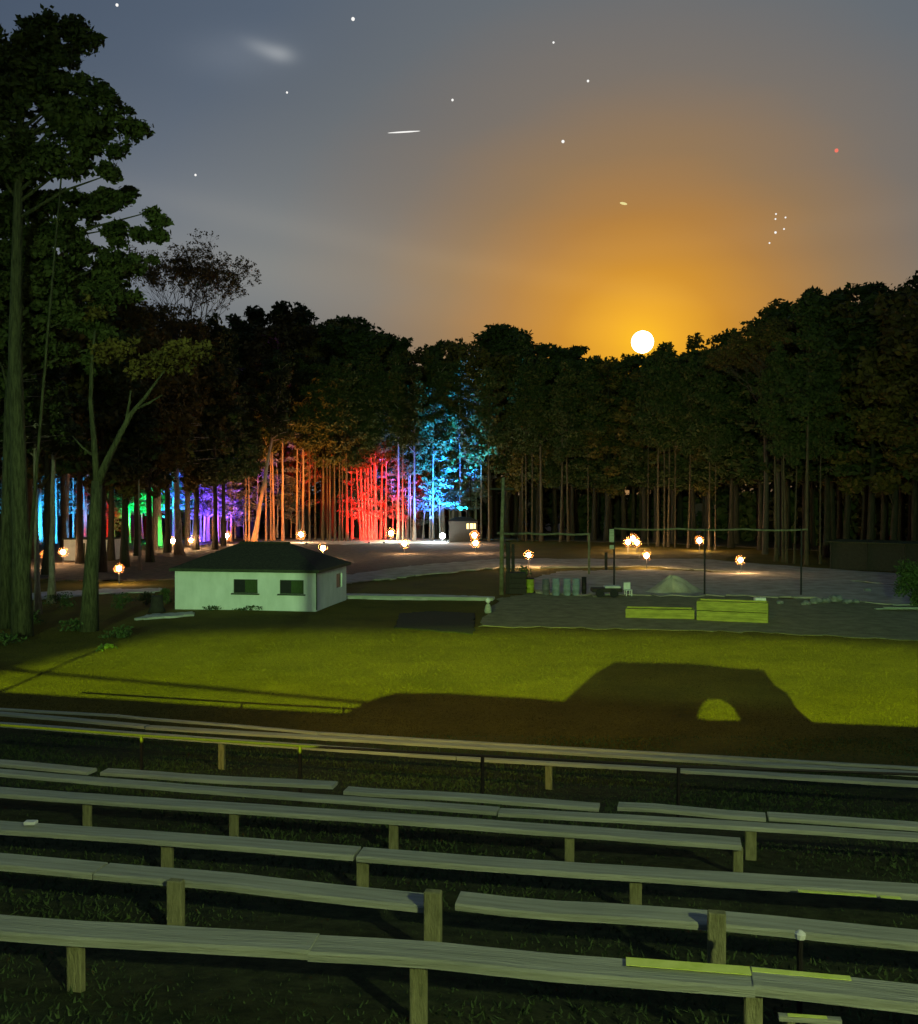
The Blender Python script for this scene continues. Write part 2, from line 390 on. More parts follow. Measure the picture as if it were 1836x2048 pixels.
def oak_proto(seed, H=30, low=.24, wide=5.2, n_per=88, size=.34):
    r = random.Random(seed); blobs = []; limbs = []; zc = H * (low + 1) / 2; rz = H * (1 - low) / 2
    for i in range(95):
        a = r.uniform(0, 6.28); u = r.uniform(-1, 1); q = r.uniform(.55, .95) if i % 4 else r.uniform(.1, .5)
        h = math.sqrt(1 - u * u); x, y = wide * q * h * math.cos(a), wide * q * h * math.sin(a); z = zc + rz * u * q
        rr = r.uniform(.6, 1.5); blobs.append((x, y, z, rr, rr, rr * r.uniform(.7, .95)))
        if i % 3 == 0: limbs.append((max(H * low * .8, z - 3.5), x, y, z, .12))
    return (trunk_mesh('trunk', H * .85, .38, .1, seed, limbs, .35, MAT['shadebark']), leaves('crown', blobs, n_per, size, seed, 0, MAT['leaf2']))
def sapling_proto(seed, H=9, n_per=44, size=.17):
    r = random.Random(seed); blobs = []; limbs = []
    for i in range(24):
        z = H * r.uniform(.3, 1); L = (1 - (z / H - .3) * .8) * 2.2; a = r.uniform(0, 6.28)
        ex, ey = L * math.cos(a), L * math.sin(a); limbs.append((z - .3, ex, ey, z + r.uniform(-.2, .4), .035))
        for f in (.5, .95): blobs.append((ex * f, ey * f, z + r.uniform(-.2, .3), .65, .65, .22))
    return (trunk_mesh('trunk', H * .96, .1, .03, seed, limbs, .15, MAT['palebark'], 7), leaves('crown', blobs, n_per, size, seed, .5, MAT['leaf4']))

PINES = [pine_proto(s, low=.30) for s in (11, 12, 13, 14)] + [pine_proto(15, low=.58, wide=3.2, bark='bark'), pine_proto(16, low=.52, wide=3.6, bark='bark'), pine_proto(17, low=.55, wide=3.2, bark='dimlitbark'), pine_proto(18, low=.5, wide=3.6, bark='dimlitbark')]
OAKS = [oak_proto(s) for s in (21, 22, 23, 24)]
SAPS = [sapling_proto(s) for s in (31, 32, 33)]

def put_tree(proto, base, height, label, group, proto_h=30.0, rz=None, spread=1.0, lean=0.0, trunk_mat=None, name='pine_tree', cat='tree', thick=None):
    t = thing(name, base, label, cat, group, rnd.uniform(0, 6.28) if rz is None else rz)
    s = height / proto_h; t.scale = (s * spread, s * spread, s)
    if lean: t.rotation_euler = (0, lean, 0)
    a = link('trunk', proto[0], parent=t); b = link('crown', proto[1], parent=t)
    if thick: a.scale = (thick, thick, 1)
    return t

# ------------------------------------------------------------------ the wood along the far side
TL = [(-500, 1080), (0, 1076), (300, 1074), (600, 1073), (1000, 1077), (1300, 1084), (1500, 1098), (1640, 1112), (1836, 1130), (2100, 1150), (2400, 1180)]
SKY = [(-500, 560), (0, 600), (300, 640), (440, 655), (490, 625), (520, 612), (590, 616), (640, 622), (700, 634), (745, 650), (775, 668), (795, 700), (812, 668), (835, 672), (850, 715),
       (865, 700), (885, 672), (915, 660), (950, 672), (1000, 655), (1060, 672), (1110, 698), (1150, 690), (1200, 706), (1225, 690), (1260, 712), (1330, 688), (1365, 704), (1395, 668), (1430, 652), (1480, 664), (1505, 664),
       (1525, 628), (1550, 600), (1600, 584), (1650, 576), (1700, 580), (1745, 566), (1790, 556), (1836, 560), (2100, 540), (2400, 560)]
def interp(tab, x): return float(np.interp(x, [a for a, b in tab], [b for a, b in tab]))
def zone(px):
    for lim, w in ((120, 'behind the biggest left pine'), (330, 'left of the block building'), (470, 'above the left eave of the block building'), (560, 'above the violet trunks'), (690, 'above the orange trunks'),
                   (800, 'above the red trunks'), (960, 'above the blue grove'), (1100, 'right of the blue grove'), (1230, 'left of the moon'), (1330, 'directly under the moon'), (1480, 'right of the moon'),
                   (1620, 'where the skyline climbs at right'), (1760, 'on the high right skyline')):
        if px < lim: return w
    return 'at the right edge'
LAB = {}
def tree_label(kind, front, x):
    b = ('tufted dark pine ' if kind == 'pine' else 'lumpy dark broadleaf tree ') + ('in front ' if front else 'deeper in ') + zone(x)
    if not front or x < 0 or x > 1836: return b
    LAB[b] = LAB.get(b, 0) + 1
    return b + ['', ', second one', ', third one', ', fourth one', ', fifth one'][min(4, LAB[b] - 1)] if LAB[b] > 1 else b + ', leftmost'
rows = [(0, 34, 0), (9, 38, -6), (18, 42, -4)]
for back, step, dz in rows:
    px = -380 + back
    while px < 2300:
        x = px + rnd.uniform(-9, 9); by = interp(TL, x)
        base = P(x, by, 0); k = (base.y + back) / base.y; base = Vector((base.x * k, base.y + back, 0))
        sy = interp(SKY, x) + rnd.uniform(0, 16) + (rnd.uniform(0, 30) if back == 0 else 0)
        top = EYE + (980 - sy) / F0 * base.y
        kind = 'pine' if rnd.random() < .45 else 'oak'
        pr = rnd.choice(PINES[:4] if kind == 'pine' else OAKS)
        front = back == 0
        put_tree(pr, base, top, tree_label(kind, front, x),
                 'dark trees of the wood ' + zone(x), spread=rnd.uniform(.95, 1.25) if x < 1450 else rnd.uniform(1.1, 1.35) * 30 / top * .9, name='pine_tree' if kind == 'pine' else 'broadleaf_tree')
        px += step * (1 if x < 1400 else 1.35)
# solid dark mass of brush deeper in
bl = []
r = random.Random(5)
for i in range(2300):
    x = r.uniform(-500, 2400); b = P(x, interp(TL, x), 0); k = 1 + r.uniform(20, 34) / b.y
    topz = (EYE + (980 - interp(SKY, x)) / F0 * b.y) * .72
    bl.append((b.x * k, b.y * k, r.uniform(0, 1) * topz, 2.8, 2.8, 2.4))
tag(link('deep_woodland', leaves('deep_woodland', bl, 46, .75, 99, 0, MAT['leaf'])), 'mass of dark brush and foliage filling the depth of the wood', 'woodland', kind='stuff')

# --- trunks that the coloured lights pick out, with the lights that pick them out
def lit_grove(colour_word, where, trunks, group):
    dim = 'dim' in group or 'pale' in group or 'slim' in group
    n = len(trunks)
    for i, (x, by, w, lean, top) in enumerate(trunks):
        b = P(x, by, 0); d = b.y; wm = w / F0 * d; h = top
        pr = PINES[(6 if dim else 4) + i % 2]
        s = h / 30
        order = ['first', 'second', 'third', 'fourth', 'fifth', 'sixth', 'seventh', 'eighth', 'ninth', 'tenth', 'eleventh', 'twelfth'][i]
        t = put_tree(pr, b, h, f'{order} trunk from left, {colour_word} {where}', group, lean=lean, spread=.8, thick=wm / (2 * .34 * .8 * s) * 1.0)
def saplings(pts, word, group):
    pts = sorted(pts)
    for i, (x, by, h) in enumerate(pts):
        put_tree(SAPS[i % 3], P(x, by, 0), h, word.replace('leafy young tree', ['leftmost', 'second', 'third', 'fourth', 'fifth', 'sixth', 'seventh', 'eighth', 'ninth'][i] + ' leafy young tree') if 'leafy young tree' in word else ['larger ', 'smaller '][i] + word, group, proto_h=9, name='sapling')
def uplight(px, py, colour, power, aim_px, aim_py, dist_aim, label, cone=75, z=.25, blend=.6):
    b = P(px, py, 0); t = thing('spotlight', b, label, 'spotlight', 'coloured spotlights on the ground at the edge of the wood')
    a = D(aim_px, aim_py, dist_aim)
    MB().tube([(0, 0, 0), (0, 0, .12)], .05, 8).build('stake', MAT['steel'], t)
    h = MB().tube([(0, -.05, .1), (0, .13, .2)], [.12, .16], 10).build('housing', MAT['steel'], t)
    l = light('beam', 'SPOT', b + Vector((0, .25, z)), power, colour, .15, a, cone, blend)
    return t
TOPH = 27
lit_grove('blue and teal lit group', 'behind the small hut', [(5, 1080, 7, 0, TOPH), (78, 1090, 8, .03, TOPH), (95, 1088, 6, 0, TOPH), (112, 1088, 5, 0, 25), (133, 1092, 9, .012, TOPH), (147, 1086, 4, 0, 24), (161, 1086, 5, .01, TOPH), (170, 1086, 4, -.01, 24)], 'trunks lit blue and teal at far left')
lit_grove('red pair', 'right of the forked tree', [(203, 1086, 9, 0, TOPH), (216, 1086, 5, 0, 24)], 'trunks lit red at left')
lit_grove('green lit group', 'left of the white block building', [(250, 1088, 4, 0, 26), (306, 1086, 3, 0, 24), (319, 1092, 11, -.015, TOPH), (334, 1082, 6, 0, TOPH), (347, 1082, 6, 0, TOPH)], 'trunks lit green and blue at left')
lit_grove('violet group', 'above the left eave', [(390, 1084, 11, .005, TOPH), (402, 1083, 5, 0, 24), (410, 1083, 4, .01, 24), (416, 1083, 7, .012, TOPH), (436, 1084, 4, 0, TOPH), (446, 1084, 4, 0, TOPH), (462, 1084, 4, 0, 22)], 'trunks lit violet')
lit_grove('orange group', 'above the ridge of the block building', [(492, 1086, 3, 0, 22), (498, 1086, 4, .01, 18), (508, 1087, 10, .155, 26), (532, 1083, 4, 0, 24), (542, 1082, 4, 0, 24), (548, 1082, 5, -.01, 26), (566, 1083, 6, -.01, TOPH), (594, 1081, 5, 0, TOPH), (606, 1081, 6, 0, TOPH)], 'trunks lit orange')
lit_grove('slim grey group', 'between the orange and the red trunks', [(619, 1083, 4, 0, 24), (631, 1082, 4, 0, 26), (646, 1082, 6, 0, 26), (655, 1082, 3, 0, 22), (660, 1083, 4, .01, 24), (670, 1083, 4, 0, 26), (679, 1083, 4, 0, 24), (685, 1083, 3, 0, 22), (694, 1083, 6, 0, 26), (703, 1082, 3, 0, 24)], 'slim grey trunks in the middle of the wood')
lit_grove('bright red group', 'in the middle of the wood', [(722, 1081, 4, -.07, 18), (727, 1081, 5, -.03, 22), (732, 1081, 4, -.02, 22), (738, 1081, 5, -.01, TOPH), (744, 1081, 4, -.015, 24), (750, 1080, 9, .01, TOPH), (762, 1080, 5, .01, 25), (771, 1080, 4, .02, 22), (797, 1082, 6, -.01, TOPH)], 'trunks lit red in the middle of the wood')
lit_grove('white footed group', 'between the red and the blue grove', [(806, 1082, 4, 0, 22), (815, 1080, 3, .03, 18), (822, 1080, 3, -.02, 18), (829, 1083, 6, 0, 25), (845, 1079, 3, .08, 14), (860, 1079, 4, 0, 22), (866, 1080, 4, 0, 22)], 'trunks lit white at the foot')
lit_grove('bright blue group', 'around the dark cabin', [(886, 1077, 9, -.02, TOPH), (905, 1074, 9, .03, TOPH), (921, 1078, 5, 0, TOPH), (934, 1070, 5, 0, TOPH), (951, 1072, 6, 0, TOPH), (962, 1078, 4, 0, 25)], 'trunks lit blue')
lit_grove('dim yellow brown group', 'right of the tall wooden pole', [(978, 1084, 4, 0, 25), (1045, 1080, 4, 0, 25), (1052, 1082, 4, 0, 25), (1064, 1082, 4, 0, 26), (1082, 1082, 7, 0, TOPH), (1121, 1084, 5, .02, 23), (1136, 1084, 5, -.01, 26), (1176, 1084, 3, 0, 25)], 'dim trunks right of the wooden pole')
lit_grove('dim brown group', 'below the moon', [(1296, 1090, 3, 0, 25), (1316, 1092, 6, 0, 26), (1328, 1093, 4, 0, 25), (1336, 1093, 5, .01, 26), (1350, 1094, 3, 0, 24), (1376, 1096, 4, .02, 24), (1418, 1099, 4, 0, 25), (1430, 1100, 3, 0, 22)], 'dim trunks below the moon')
lit_grove('pale group', 'behind the right frame post', [(1552, 1122, 7, -.01, 22), (1566, 1124, 5, -.02, 22), (1573, 1126, 5, -.03, 20), (1588, 1126, 4, .02, 20), (1613, 1130, 8, 0, TOPH), (1640, 1128, 4, 0, 22)], 'pale trunks behind the pipe frame')
saplings([(222, 1084, 6.5), (230, 1082, 5)], 'red lit sapling with feathery branches beside the red pair of trunks', 'red saplings at left')
saplings([(285, 1078, 14), (270, 1076, 13), (300, 1076, 15), (260, 1086, 12), (277, 1087, 13), (300, 1086, 10)], 'green lit leafy young tree left of the white block building', 'green saplings')
saplings([(352, 1076, 14), (338, 1076, 13)], 'blue lit leafy young tree next to the green trunk', 'blue saplings at left')
saplings([(408, 1084, 13), (447, 1084, 12), (380, 1084, 12), (425, 1078, 12), (440, 1076, 14), (470, 1078, 10), (455, 1074, 13)], 'purple lit leafy young tree beside the violet trunks', 'purple saplings')
saplings([(515, 1078, 15), (488, 1080, 7), (555, 1076, 13), (600, 1076, 15), (582, 1076, 8)], 'orange lit leafy young tree among the orange trunks', 'orange saplings')
saplings([(706, 1079, 10.5), (722, 1080, 11.5), (736, 1079, 11), (752, 1078, 12), (769, 1077, 10), (812, 1076, 10), (785, 1078, 9)], 'red lit leafy young tree among the red trunks', 'red saplings')
saplings([(838, 1074, 14), (862, 1077, 15), (880, 1078, 15), (900, 1072, 17), (918, 1076, 16), (936, 1075, 15), (953, 1076, 14), (868, 1076, 8), (848, 1076, 7)], 'blue lit leafy young tree in the grove behind the cabin', 'blue saplings')
saplings([(60, 1086, 14), (84, 1086, 13), (112, 1085, 14), (100, 1080, 13), (125, 1080, 14), (172, 1080, 13), (20, 1080, 13)], 'teal lit leafy young tree behind the small pale hut', 'teal saplings')

TEAL = (.02, .36, 1); RED = (1, .002, .002); GREEN = (0, 1, .18); BLUE = (.02, .12, 1); VIO = (.16, .03, 1); ORA = (1, .22, .03)
def U(px, py, c, pw, ax, ay, lab, cone=60, back=0): uplight(px, py, c, pw, ax, ay, P(ax, 1080, 0).y + back, lab, cone)
U(128, 1098, (.02, .35, 1), 5000, 134, 1020, 'ground spotlight throwing blue light up a trunk left of the hut', 35)
U(100, 1094, TEAL, 46000, 112, 950, 'ground spotlight throwing teal light up the trees left of the hut', 60)
U(30, 1094, TEAL, 18000, 30, 950, 'ground spotlight throwing teal light at the left edge', 50)
U(165, 1094, (.2, .3, 1), 5000, 165, 980, 'ground spotlight throwing pale blue light behind the hut', 40)
U(207, 1094, RED, 13000, 212, 1020, 'ground spotlight throwing red light beside the forked tree', 44)
U(318, 1098, (0, 1, .12), 14000, 318, 1030, 'ground spotlight throwing green light up the flared trunk', 45)
U(290, 1090, GREEN, 42000, 290, 930, 'ground spotlight throwing green light into leafy crowns', 62)
U(345, 1090, (.01, .14, 1), 70000, 342, 930, 'ground spotlight throwing blue light next to the green trunk', 42)
U(394, 1092, (.10, .04, 1), 46000, 400, 1000, 'ground spotlight throwing violet light up the widest violet trunk', 62)
U(430, 1090, (.16, .04, .9), 40000, 440, 940, 'ground spotlight throwing purple light into the crowns', 60)
U(503, 1095, ORA, 20000, 512, 1010, 'ground spotlight throwing orange light up the leaning trunk', 60)
U(560, 1090, (1, .18, .015), 12000, 562, 940, 'ground spotlight throwing orange light up a straight trunk', 50)
U(612, 1090, (1, .3, .04), 26000, 618, 860, 'ground spotlight throwing dull orange light up the canopy', 62)
U(738, 1088, RED, 60000, 738, 1010, 'ground spotlight throwing red light at the foot of the red group', 66)
U(768, 1088, RED, 60000, 752, 990, 'ground spotlight throwing red light right of the red group', 62)
U(868, 1085, (.03, .14, 1), 130000, 860, 960, 'ground spotlight throwing deep blue light left of the cabin', 70)
U(893, 1084, (.01, .26, 1), 260000, 898, 955, 'ground spotlight throwing bright blue light beside the cabin', 62)
U(940, 1080, (.01, .42, 1), 170000, 925, 965, 'ground spotlight throwing cyan light behind the cabin', 56)
# white work light on the sand path
wl = thing('work_light', P(885, 1086, 0), 'bright bluish white work light on the ground left of the cabin', 'work light')
MB().tube([(0, 0, 0), (0, 0, .8)], .04, 6).build('stand', MAT['steel'], wl)
MB().lathe([(.02, 0), (.3, .12), (.42, .4), (.3, .7), (.02, .82)], 12, (0, 0, .6)).build('lamp_head', MAT['whiteglobe'], wl, smooth=True)
light('work_light_beam', 'POINT', P(885, 1086, 0) + Vector((-1, -.8, 1.4)), 2200, (.85, .95, 1), .3)
wl2 = thing('work_light', P(862, 1079, 0), 'small white lamp on a tall stand left of the bright blue trunk', 'work light')
MB().tube([(0, 0, 0), (0, 0, 3.1)], .07, 6).build('stand', MAT['steel'], wl2)
MB().lathe([(.02, 0), (.3, .12), (.2, .45), (.02, .5)], 10, (0, 0, 3.1)).build('lamp_head', MAT['white'], wl2, smooth=True)
light('work_light_beam', 'POINT', P(780, 1086, 0) + Vector((0, 0, 1.6)), 700, (.95, .97, .9), .3)

# --- warm globe lamps on stakes
sp = MB().lathe([(.01, -.26), (.11, -.235), (.2, -.16), (.26, 0), (.2, .16), (.11, .235), (.01, .26)], 14).mesh('globe', MAT['globe'], smooth=True)
shp = MB().lathe([(.01, -.62), (.24, -.57), (.44, -.44), (.57, -.24), (.62, 0), (.57, .24), (.44, .44), (.24, .57), (.01, .62)], 18).mesh('halo_shell', MAT['halo'], smooth=True)  # added shell imitating the warm halo around each lamp
def lamp(x, y, lab, s=1.0):
    b = P(x, y, 1.25); t = thing('garden_lamp', (b.x, b.y, 0), lab, 'lamp', 'warm globe lamps across the grounds')
    MB().tube([(0, 0, -.1), (0, 0, 1.02)], .045, 6).build('pole', MAT['steel'], t)
    g = link('globe', sp, parent=t, loc=(0, 0, 1.25)); k = s * b.y / 118; g.scale = (k, k, k)
    h = link('halo_shell', shp, parent=t, loc=(0, 0, 1.25)); h.scale = (k, k, k)
    return t
for x, y, lab in [(91, 1110, 'glowing globe lamp nearest the left edge, on the grass by the pine trunks'), (126, 1104, 'glowing globe lamp under the blue lit trunk at left'),
                  (238, 1137, 'glowing globe lamp lowest at left, on bare dirt left of the white building'), (233, 1088, 'glowing globe lamp at the right corner of the pale hut'),
                  (346, 1082, 'glowing globe lamp just above the left eave of the white building'), (382, 1081, 'smaller glowing globe lamp at the foot of the violet trunks'),
                  (391, 1078, 'glowing globe lamp right against the widest violet trunk'), (453, 1072, 'glowing globe lamp above the left slope of the building roof'),
                  (602, 1069, 'glowing globe lamp above the right slope of the building roof, before the brown trunks'), (646, 1096, 'glowing globe lamp touching the right hip of the building roof'),
                  (782, 1066, 'glowing globe lamp at the right foot of the red trunks'), (809, 1087, 'glowing globe lamp at the near edge of the sand path'),
                  (949, 1071, 'upper of the two glowing globe lamps right of the cabin'), (951, 1086, 'lower of the two glowing globe lamps right of the cabin'),
                  (1057, 1110, 'glowing globe lamp above the yellow bin right of the wooden pole'), (1256, 1084, 'left globe of the three glowing lamps clustered together'),
                  (1266, 1077, 'top globe of the three glowing lamps clustered together'), (1274, 1085, 'right globe of the three glowing lamps clustered together'),
                  (1293, 1111, 'glowing globe lamp below the cluster of three, at the gravel track'), (1399, 1081, 'glowing globe lamp beside the middle pole of the pipe frame'),
                  (1481, 1120, 'glowing globe lamp furthest to the right, on the gravel track')]:
    lamp(x, y, lab, .75 if x == 382 else 1.0)

# --- the nearer trees at the left edge
for x, by, ty, sp_, k in [(-150, 1150, 430, 1.2, 0), (-60, 1158, 470, 1.1, 1), (25, 1140, 500, 1.2, 2), (95, 1150, 470, 1.15, 3), (160, 1128, 520, 1.15, 0), (222, 1122, 590, 1.1, 1), (275, 1112, 640, 1.15, 2), (335, 1106, 640, 1.1, 3), (392, 1100, 630, 1.1, 1), (447, 1092, 662, 1.0, 0), (60, 1118, 520, 1.3, 1), (190, 1105, 600, 1.3, 3), (128, 1108, 560, 1.2, 2), (250, 1135, 560, 1.15, 1), (300, 1125, 620, 1.1, 3), (205, 1145, 540, 1.1, 0), (430, 1100, 650, 1.05, 2)]:
    b = P(x, by, 0); top = EYE + (980 - ty) / F0 * b.y
    pr = (OAKS if k % 2 else PINES)[k]
    put_tree(pr, b, top, f'dark {"broadleaf" if k % 2 else "pine"} tree ' + ['cut off by the left edge', 'mostly beyond the left edge', 'right behind the biggest pine', 'seen between the biggest pine and the forked tree', 'behind the forks of the Y tree', 'just right of the forked tree', 'under the twiggy tree, left part', 'over the left eave of the block building', 'over the lamp at the left eave', 'over the violet trunks, nearer than the wood', 'in the gap beside the biggest pine', 'behind the trunk of the forked tree', 'over the blue and teal trunks', 'right behind the forked tree', 'over the slab left of the building', 'between the forked tree and the lowest lamp', 'over the first violet trunk'][len([q for q in bpy.data.objects if q.get('group') == 'dark trees nearer the camera at left'])], 'dark trees nearer the camera at left', spread=sp_ * 30 / top * .85, name='broadleaf_tree' if k % 2 else 'pine_tree')

def blobs_from_px(lst, dist, r):
    out = []
    for (x, y, rad) in lst:
        c = D(x, y, dist); R = rad / F0 * dist
        n = max(3, int((rad / 9.5) ** 1.8))
        for i in range(n):
            a = r.uniform(0, 6.28); q = math.sqrt(r.random()) * .86
            rr = r.uniform(.32, .62)
            out.append((c.x + R * q * math.cos(a), c.y + r.uniform(-.9, .9) * R * 1.1, c.z + R * q * math.sin(a) * .8, rr, rr, rr * .62))
    return out
rr_ = random.Random(3)
big = [(20,115,50),(70,105,50),(100,75,45),(135,62,38),(165,82,24),(182,78,14),(110,130,42),(50,170,40), (30,215,55),(110,195,50),(160,185,36),(205,185,30),(60,160,46),(215,215,40),(245,245,24),(262,268,20),(280,262,10),
       (20,275,55),(90,305,34),(150,290,50),(200,285,38),(235,300,22),(215,335,13),(222,350,8),(60,340,42),(120,345,30),(165,325,26),(0,330,60),(-60,200,80),(-60,320,80), (185,250,48),(140,240,40), (-90,100,70)]
low = [(20,420,52),(75,410,36),(120,412,34),(165,420,36),(215,402,30),(258,405,18),(265,385,10),(300,425,18),(318,445,10),(100,470,44),(160,480,46),(225,470,30),(280,465,20),(305,470,12),(40,490,60),(95,540,56),(165,545,54),(225,535,40),(270,520,30),(40,600,66),(130,620,60),(200,610,40),(250,590,28),(-40,450,80),(-40,600,80),(195,660,32),(215,690,26),(185,720,24), (20,680,56),(90,700,56),(40,370,28)]
def big_pine(base_px, dist, blobs, trunk_path, rads, label, seed, n_per=78, size=.165, limb_every=13):
    b = P(*base_px, 0); t = thing('pine_tree', b, label, 'tree')
    pts = [D(x, y, dist) - b for x, y in trunk_path]; pts[0].z = -.3
    mb = MB(); mb.tube(pts, rads, 14)
    bb = [(x - b.x, y - b.y, z, rx, ry, rz) for x, y, z, rx, ry, rz in blobs_from_px(blobs, dist, rr_)]
    for i, q in enumerate(bb):
        if i % limb_every: continue
        tz = q[2] - 1.5 - rr_.random()
        tp = pts[0]
        for p0, p1 in zip(pts, pts[1:]):
            if p0.z <= tz <= p1.z: tp = p0.lerp(p1, (tz - p0.z) / (p1.z - p0.z))
        e = Vector(q[:3]); mb.tube([tp, tp.lerp(e, .5) + Vector((0, 0, .3)), e], [.11, .07, .02], 5)
    mb.build('trunk', MAT['mossbark'], t, smooth=True)
    link('crown', leaves('crown', bb, n_per, size, seed, .25, MAT['leaf']), parent=t)
    return t
dA = P(45, 1272, 0).y
big_pine((45, 1272), dA, big, [(45, 1272), (42, 1100), (36, 900), (30, 700), (34, 500), (38, 330), (40, 200), (70, 110)], [.56, .42, .38, .33, .26, .2, .14, .06], 'biggest pine at the left edge with thick trunk and wide dark top', 71)
big_pine((12, 1262), dA + 3, low, [(12, 1262), (14, 1050), (20, 800), (40, 600), (70, 480), (90, 420)], [.4, .32, .28, .24, .16, .06], 'pine with the lower spreading crown beneath the biggest pine', 72, 120, .17)
# forked tree
b = P(178, 1262, 0); dB = b.y
t = thing('forked_tree', b, 'slim mossy tree forking into a Y left of the white building', 'tree')
def rel(x, y, dy=0): return D(x, y, dB + dy) - b
mb = MB(); q = rel(178, 1262); q.z = -.2
mb.tube([q, rel(182, 1150), rel(190, 1050), rel(194, 962)], [.52, .38, .34, .28], 12)
mb.tube([rel(194, 968), rel(188, 880), rel(181, 800), rel(184, 730), rel(190, 660)], [.2, .15, .12, .1, .05], 8)
mb.tube([rel(194, 972), rel(215, 920), rel(240, 868), rel(262, 828), rel(290, 795), rel(330, 740)], [.25, .2, .16, .13, .09, .04], 8)
mb.tube([rel(252, 846), rel(258, 810), rel(262, 780)], [.1, .07, .04], 6); mb.tube([rel(272, 818), rel(300, 805), rel(325, 790)], [.08, .06, .03], 6)
mb.tube([rel(188, 912), rel(165, 895), rel(145, 872)], [.08, .06, .03], 6)
mb.build('trunk', MAT['mossbark'], t, smooth=True)
bb = [(x - b.x, y - b.y, z, a, c, d) for x, y, z, a, c, d in blobs_from_px([(190, 620, 30), (340, 720, 40), (300, 740, 30), (240, 690, 30), (200, 700, 28), (380, 700, 36)], dB, rr_)]
link('crown', leaves('crown', bb, 60, .14, 73, 0, MAT['leaf2']), parent=t)
# other dark trunks beside them
for x, by, w, lab in [(-30, 1240, 26, 'dark pine trunk cut by the left edge of the picture'), (76, 1226, 12, 'thin dark trunk just right of the thickest pine'), (104, 1205, 14, 'dark trunk midway between the thick pine and the forked tree'),
                      (358, 1110, 16, 'dark trunk rising behind the left eave of the white building'), (280, 1142, 5, 'very slim bare trunk beside the lowest left lamp'), (272, 1112, 4, 'thin warm lit trunk beside the slim bare one')]:
    b = P(x, by, 0); hh = 17
    put_tree(PINES[4], b, hh, lab, 'single trunks at the left', thick=w / F0 * b.y / (2 * .34 * hh / 30), spread=1.0, lean=0)

# bare twiggy tree
def bare_tree(px, by, top_py, label, width=5.0, seed=4, levels=7):
    b = P(px, by, 0); H = EYE + (980 - top_py) / F0 * b.y; r = random.Random(seed)
    t = thing('twiggy_tree', b, label, 'tree'); mb = MB(); tips = []
    def grow(p, d, L, rad, lv):
        q = p + d * L * .5 + Vector((r.uniform(-.1, .1), r.uniform(-.1, .1), 0)) * L; e = q + (d + Vector((r.uniform(-.15, .15), r.uniform(-.15, .15), .1))).normalized() * L * .5
        mb.tube([p, q, e], [rad, rad * .85, rad * .7], 5 if lv < 3 else 3, cap=False)
        if lv >= levels: tips.append(e); return
        if lv >= levels - 2: tips.append(e)
        for k in range(3 if r.random() < .55 else 2):
            a = r.uniform(0, 6.28); s = r.uniform(.3, .75)
            grow(e, (d + Vector((math.cos(a) * s, math.sin(a) * s, r.uniform(-.1, .25)))).normalized(), L * r.uniform(.68, .88), rad * .62, lv + 1)
    mb.tube([(0, 0, -.2), (.1, 0, H * .3), (0, .1, H * .58)], [.4, .3, .24], 8)
    for k in range(4):
        a = k * 1.6; grow(Vector((0, .1, H * .57)), Vector((.35 * math.cos(a), .35 * math.sin(a), 1)).normalized(), H * .115 * width / 5, .13, 1)
    mb.build('trunk', MAT['twig'], t)
    link('crown', leaves('crown', [(*p, .35, .35, .3) for p in tips], 9, .15, seed, 0, MAT['leaf2']), parent=t)
bare_tree(375, 1094, 500, 'nearly bare tree with fine twigs against the sky at left', 5.0, 4)
bare_tree(310, 1100, 600, 'second nearly bare tree, lower and left of the taller twiggy one', 4.6, 9)
bare_tree(1555, 1112, 612, 'thin twiggy tree on the skyline left of the high right crowns', 4.2, 6)
bare_tree(1530, 1108, 640, 'small twiggy tree just left of the thin one on the right skyline', 4.0, 8)

# ------------------------------------------------------------------ white block building
A = P(350, 1217, 0); B_ = P(632, 1223, 0); L = (B_ - A).length; rz = math.atan2(B_.y - A.y, B_.x - A.x)
hs = thing('block_building', A, 'small white block building with dark hipped roof and two front windows', 'building', rz=rz)
HH = 2.42; DEP = 6.3; TH = .2
def wall_holes(L, H, T, holes):
    m = MB(); xs = sorted({0, L, *[h[0] for h in holes], *[h[1] for h in holes]})
    for a, b in zip(xs, xs[1:]):
        hh = [h for h in holes if h[0] <= a + 1e-6 and h[1] >= b - 1e-6]
        if not hh: m.box(a, b, 0, T, -.2, H)
        else: m.box(a, b, 0, T, -.2, hh[0][2]); m.box(a, b, 0, T, hh[0][3], H)
    return m
u = lambda px: (px - 350) / 282 * L
w1 = (u(469), u(517), 1.05, 1.92); w2 = (u(561), u(608), 1.05, 1.92)
fw = wall_holes(L, HH, TH, [w1, w2]).build('wall', MAT['wall'], hs)
sw = wall_holes(DEP, HH, TH, [(4.2, 5.5, 1.0, 1.95)]).build('wall', MAT['wall'], hs, loc=(L + .001, TH + .002, 0)); sw.rotation_euler = (0, 0, math.pi / 2)
wall_holes(DEP, HH, TH, []).build('wall', MAT['wall'], hs, loc=(TH - .001, TH + .002, 0)).rotation_euler = (0, 0, math.pi / 2)
wall_holes(L, HH, TH, []).build('wall', MAT['wall'], hs, loc=(0, DEP + TH + .004, 0))
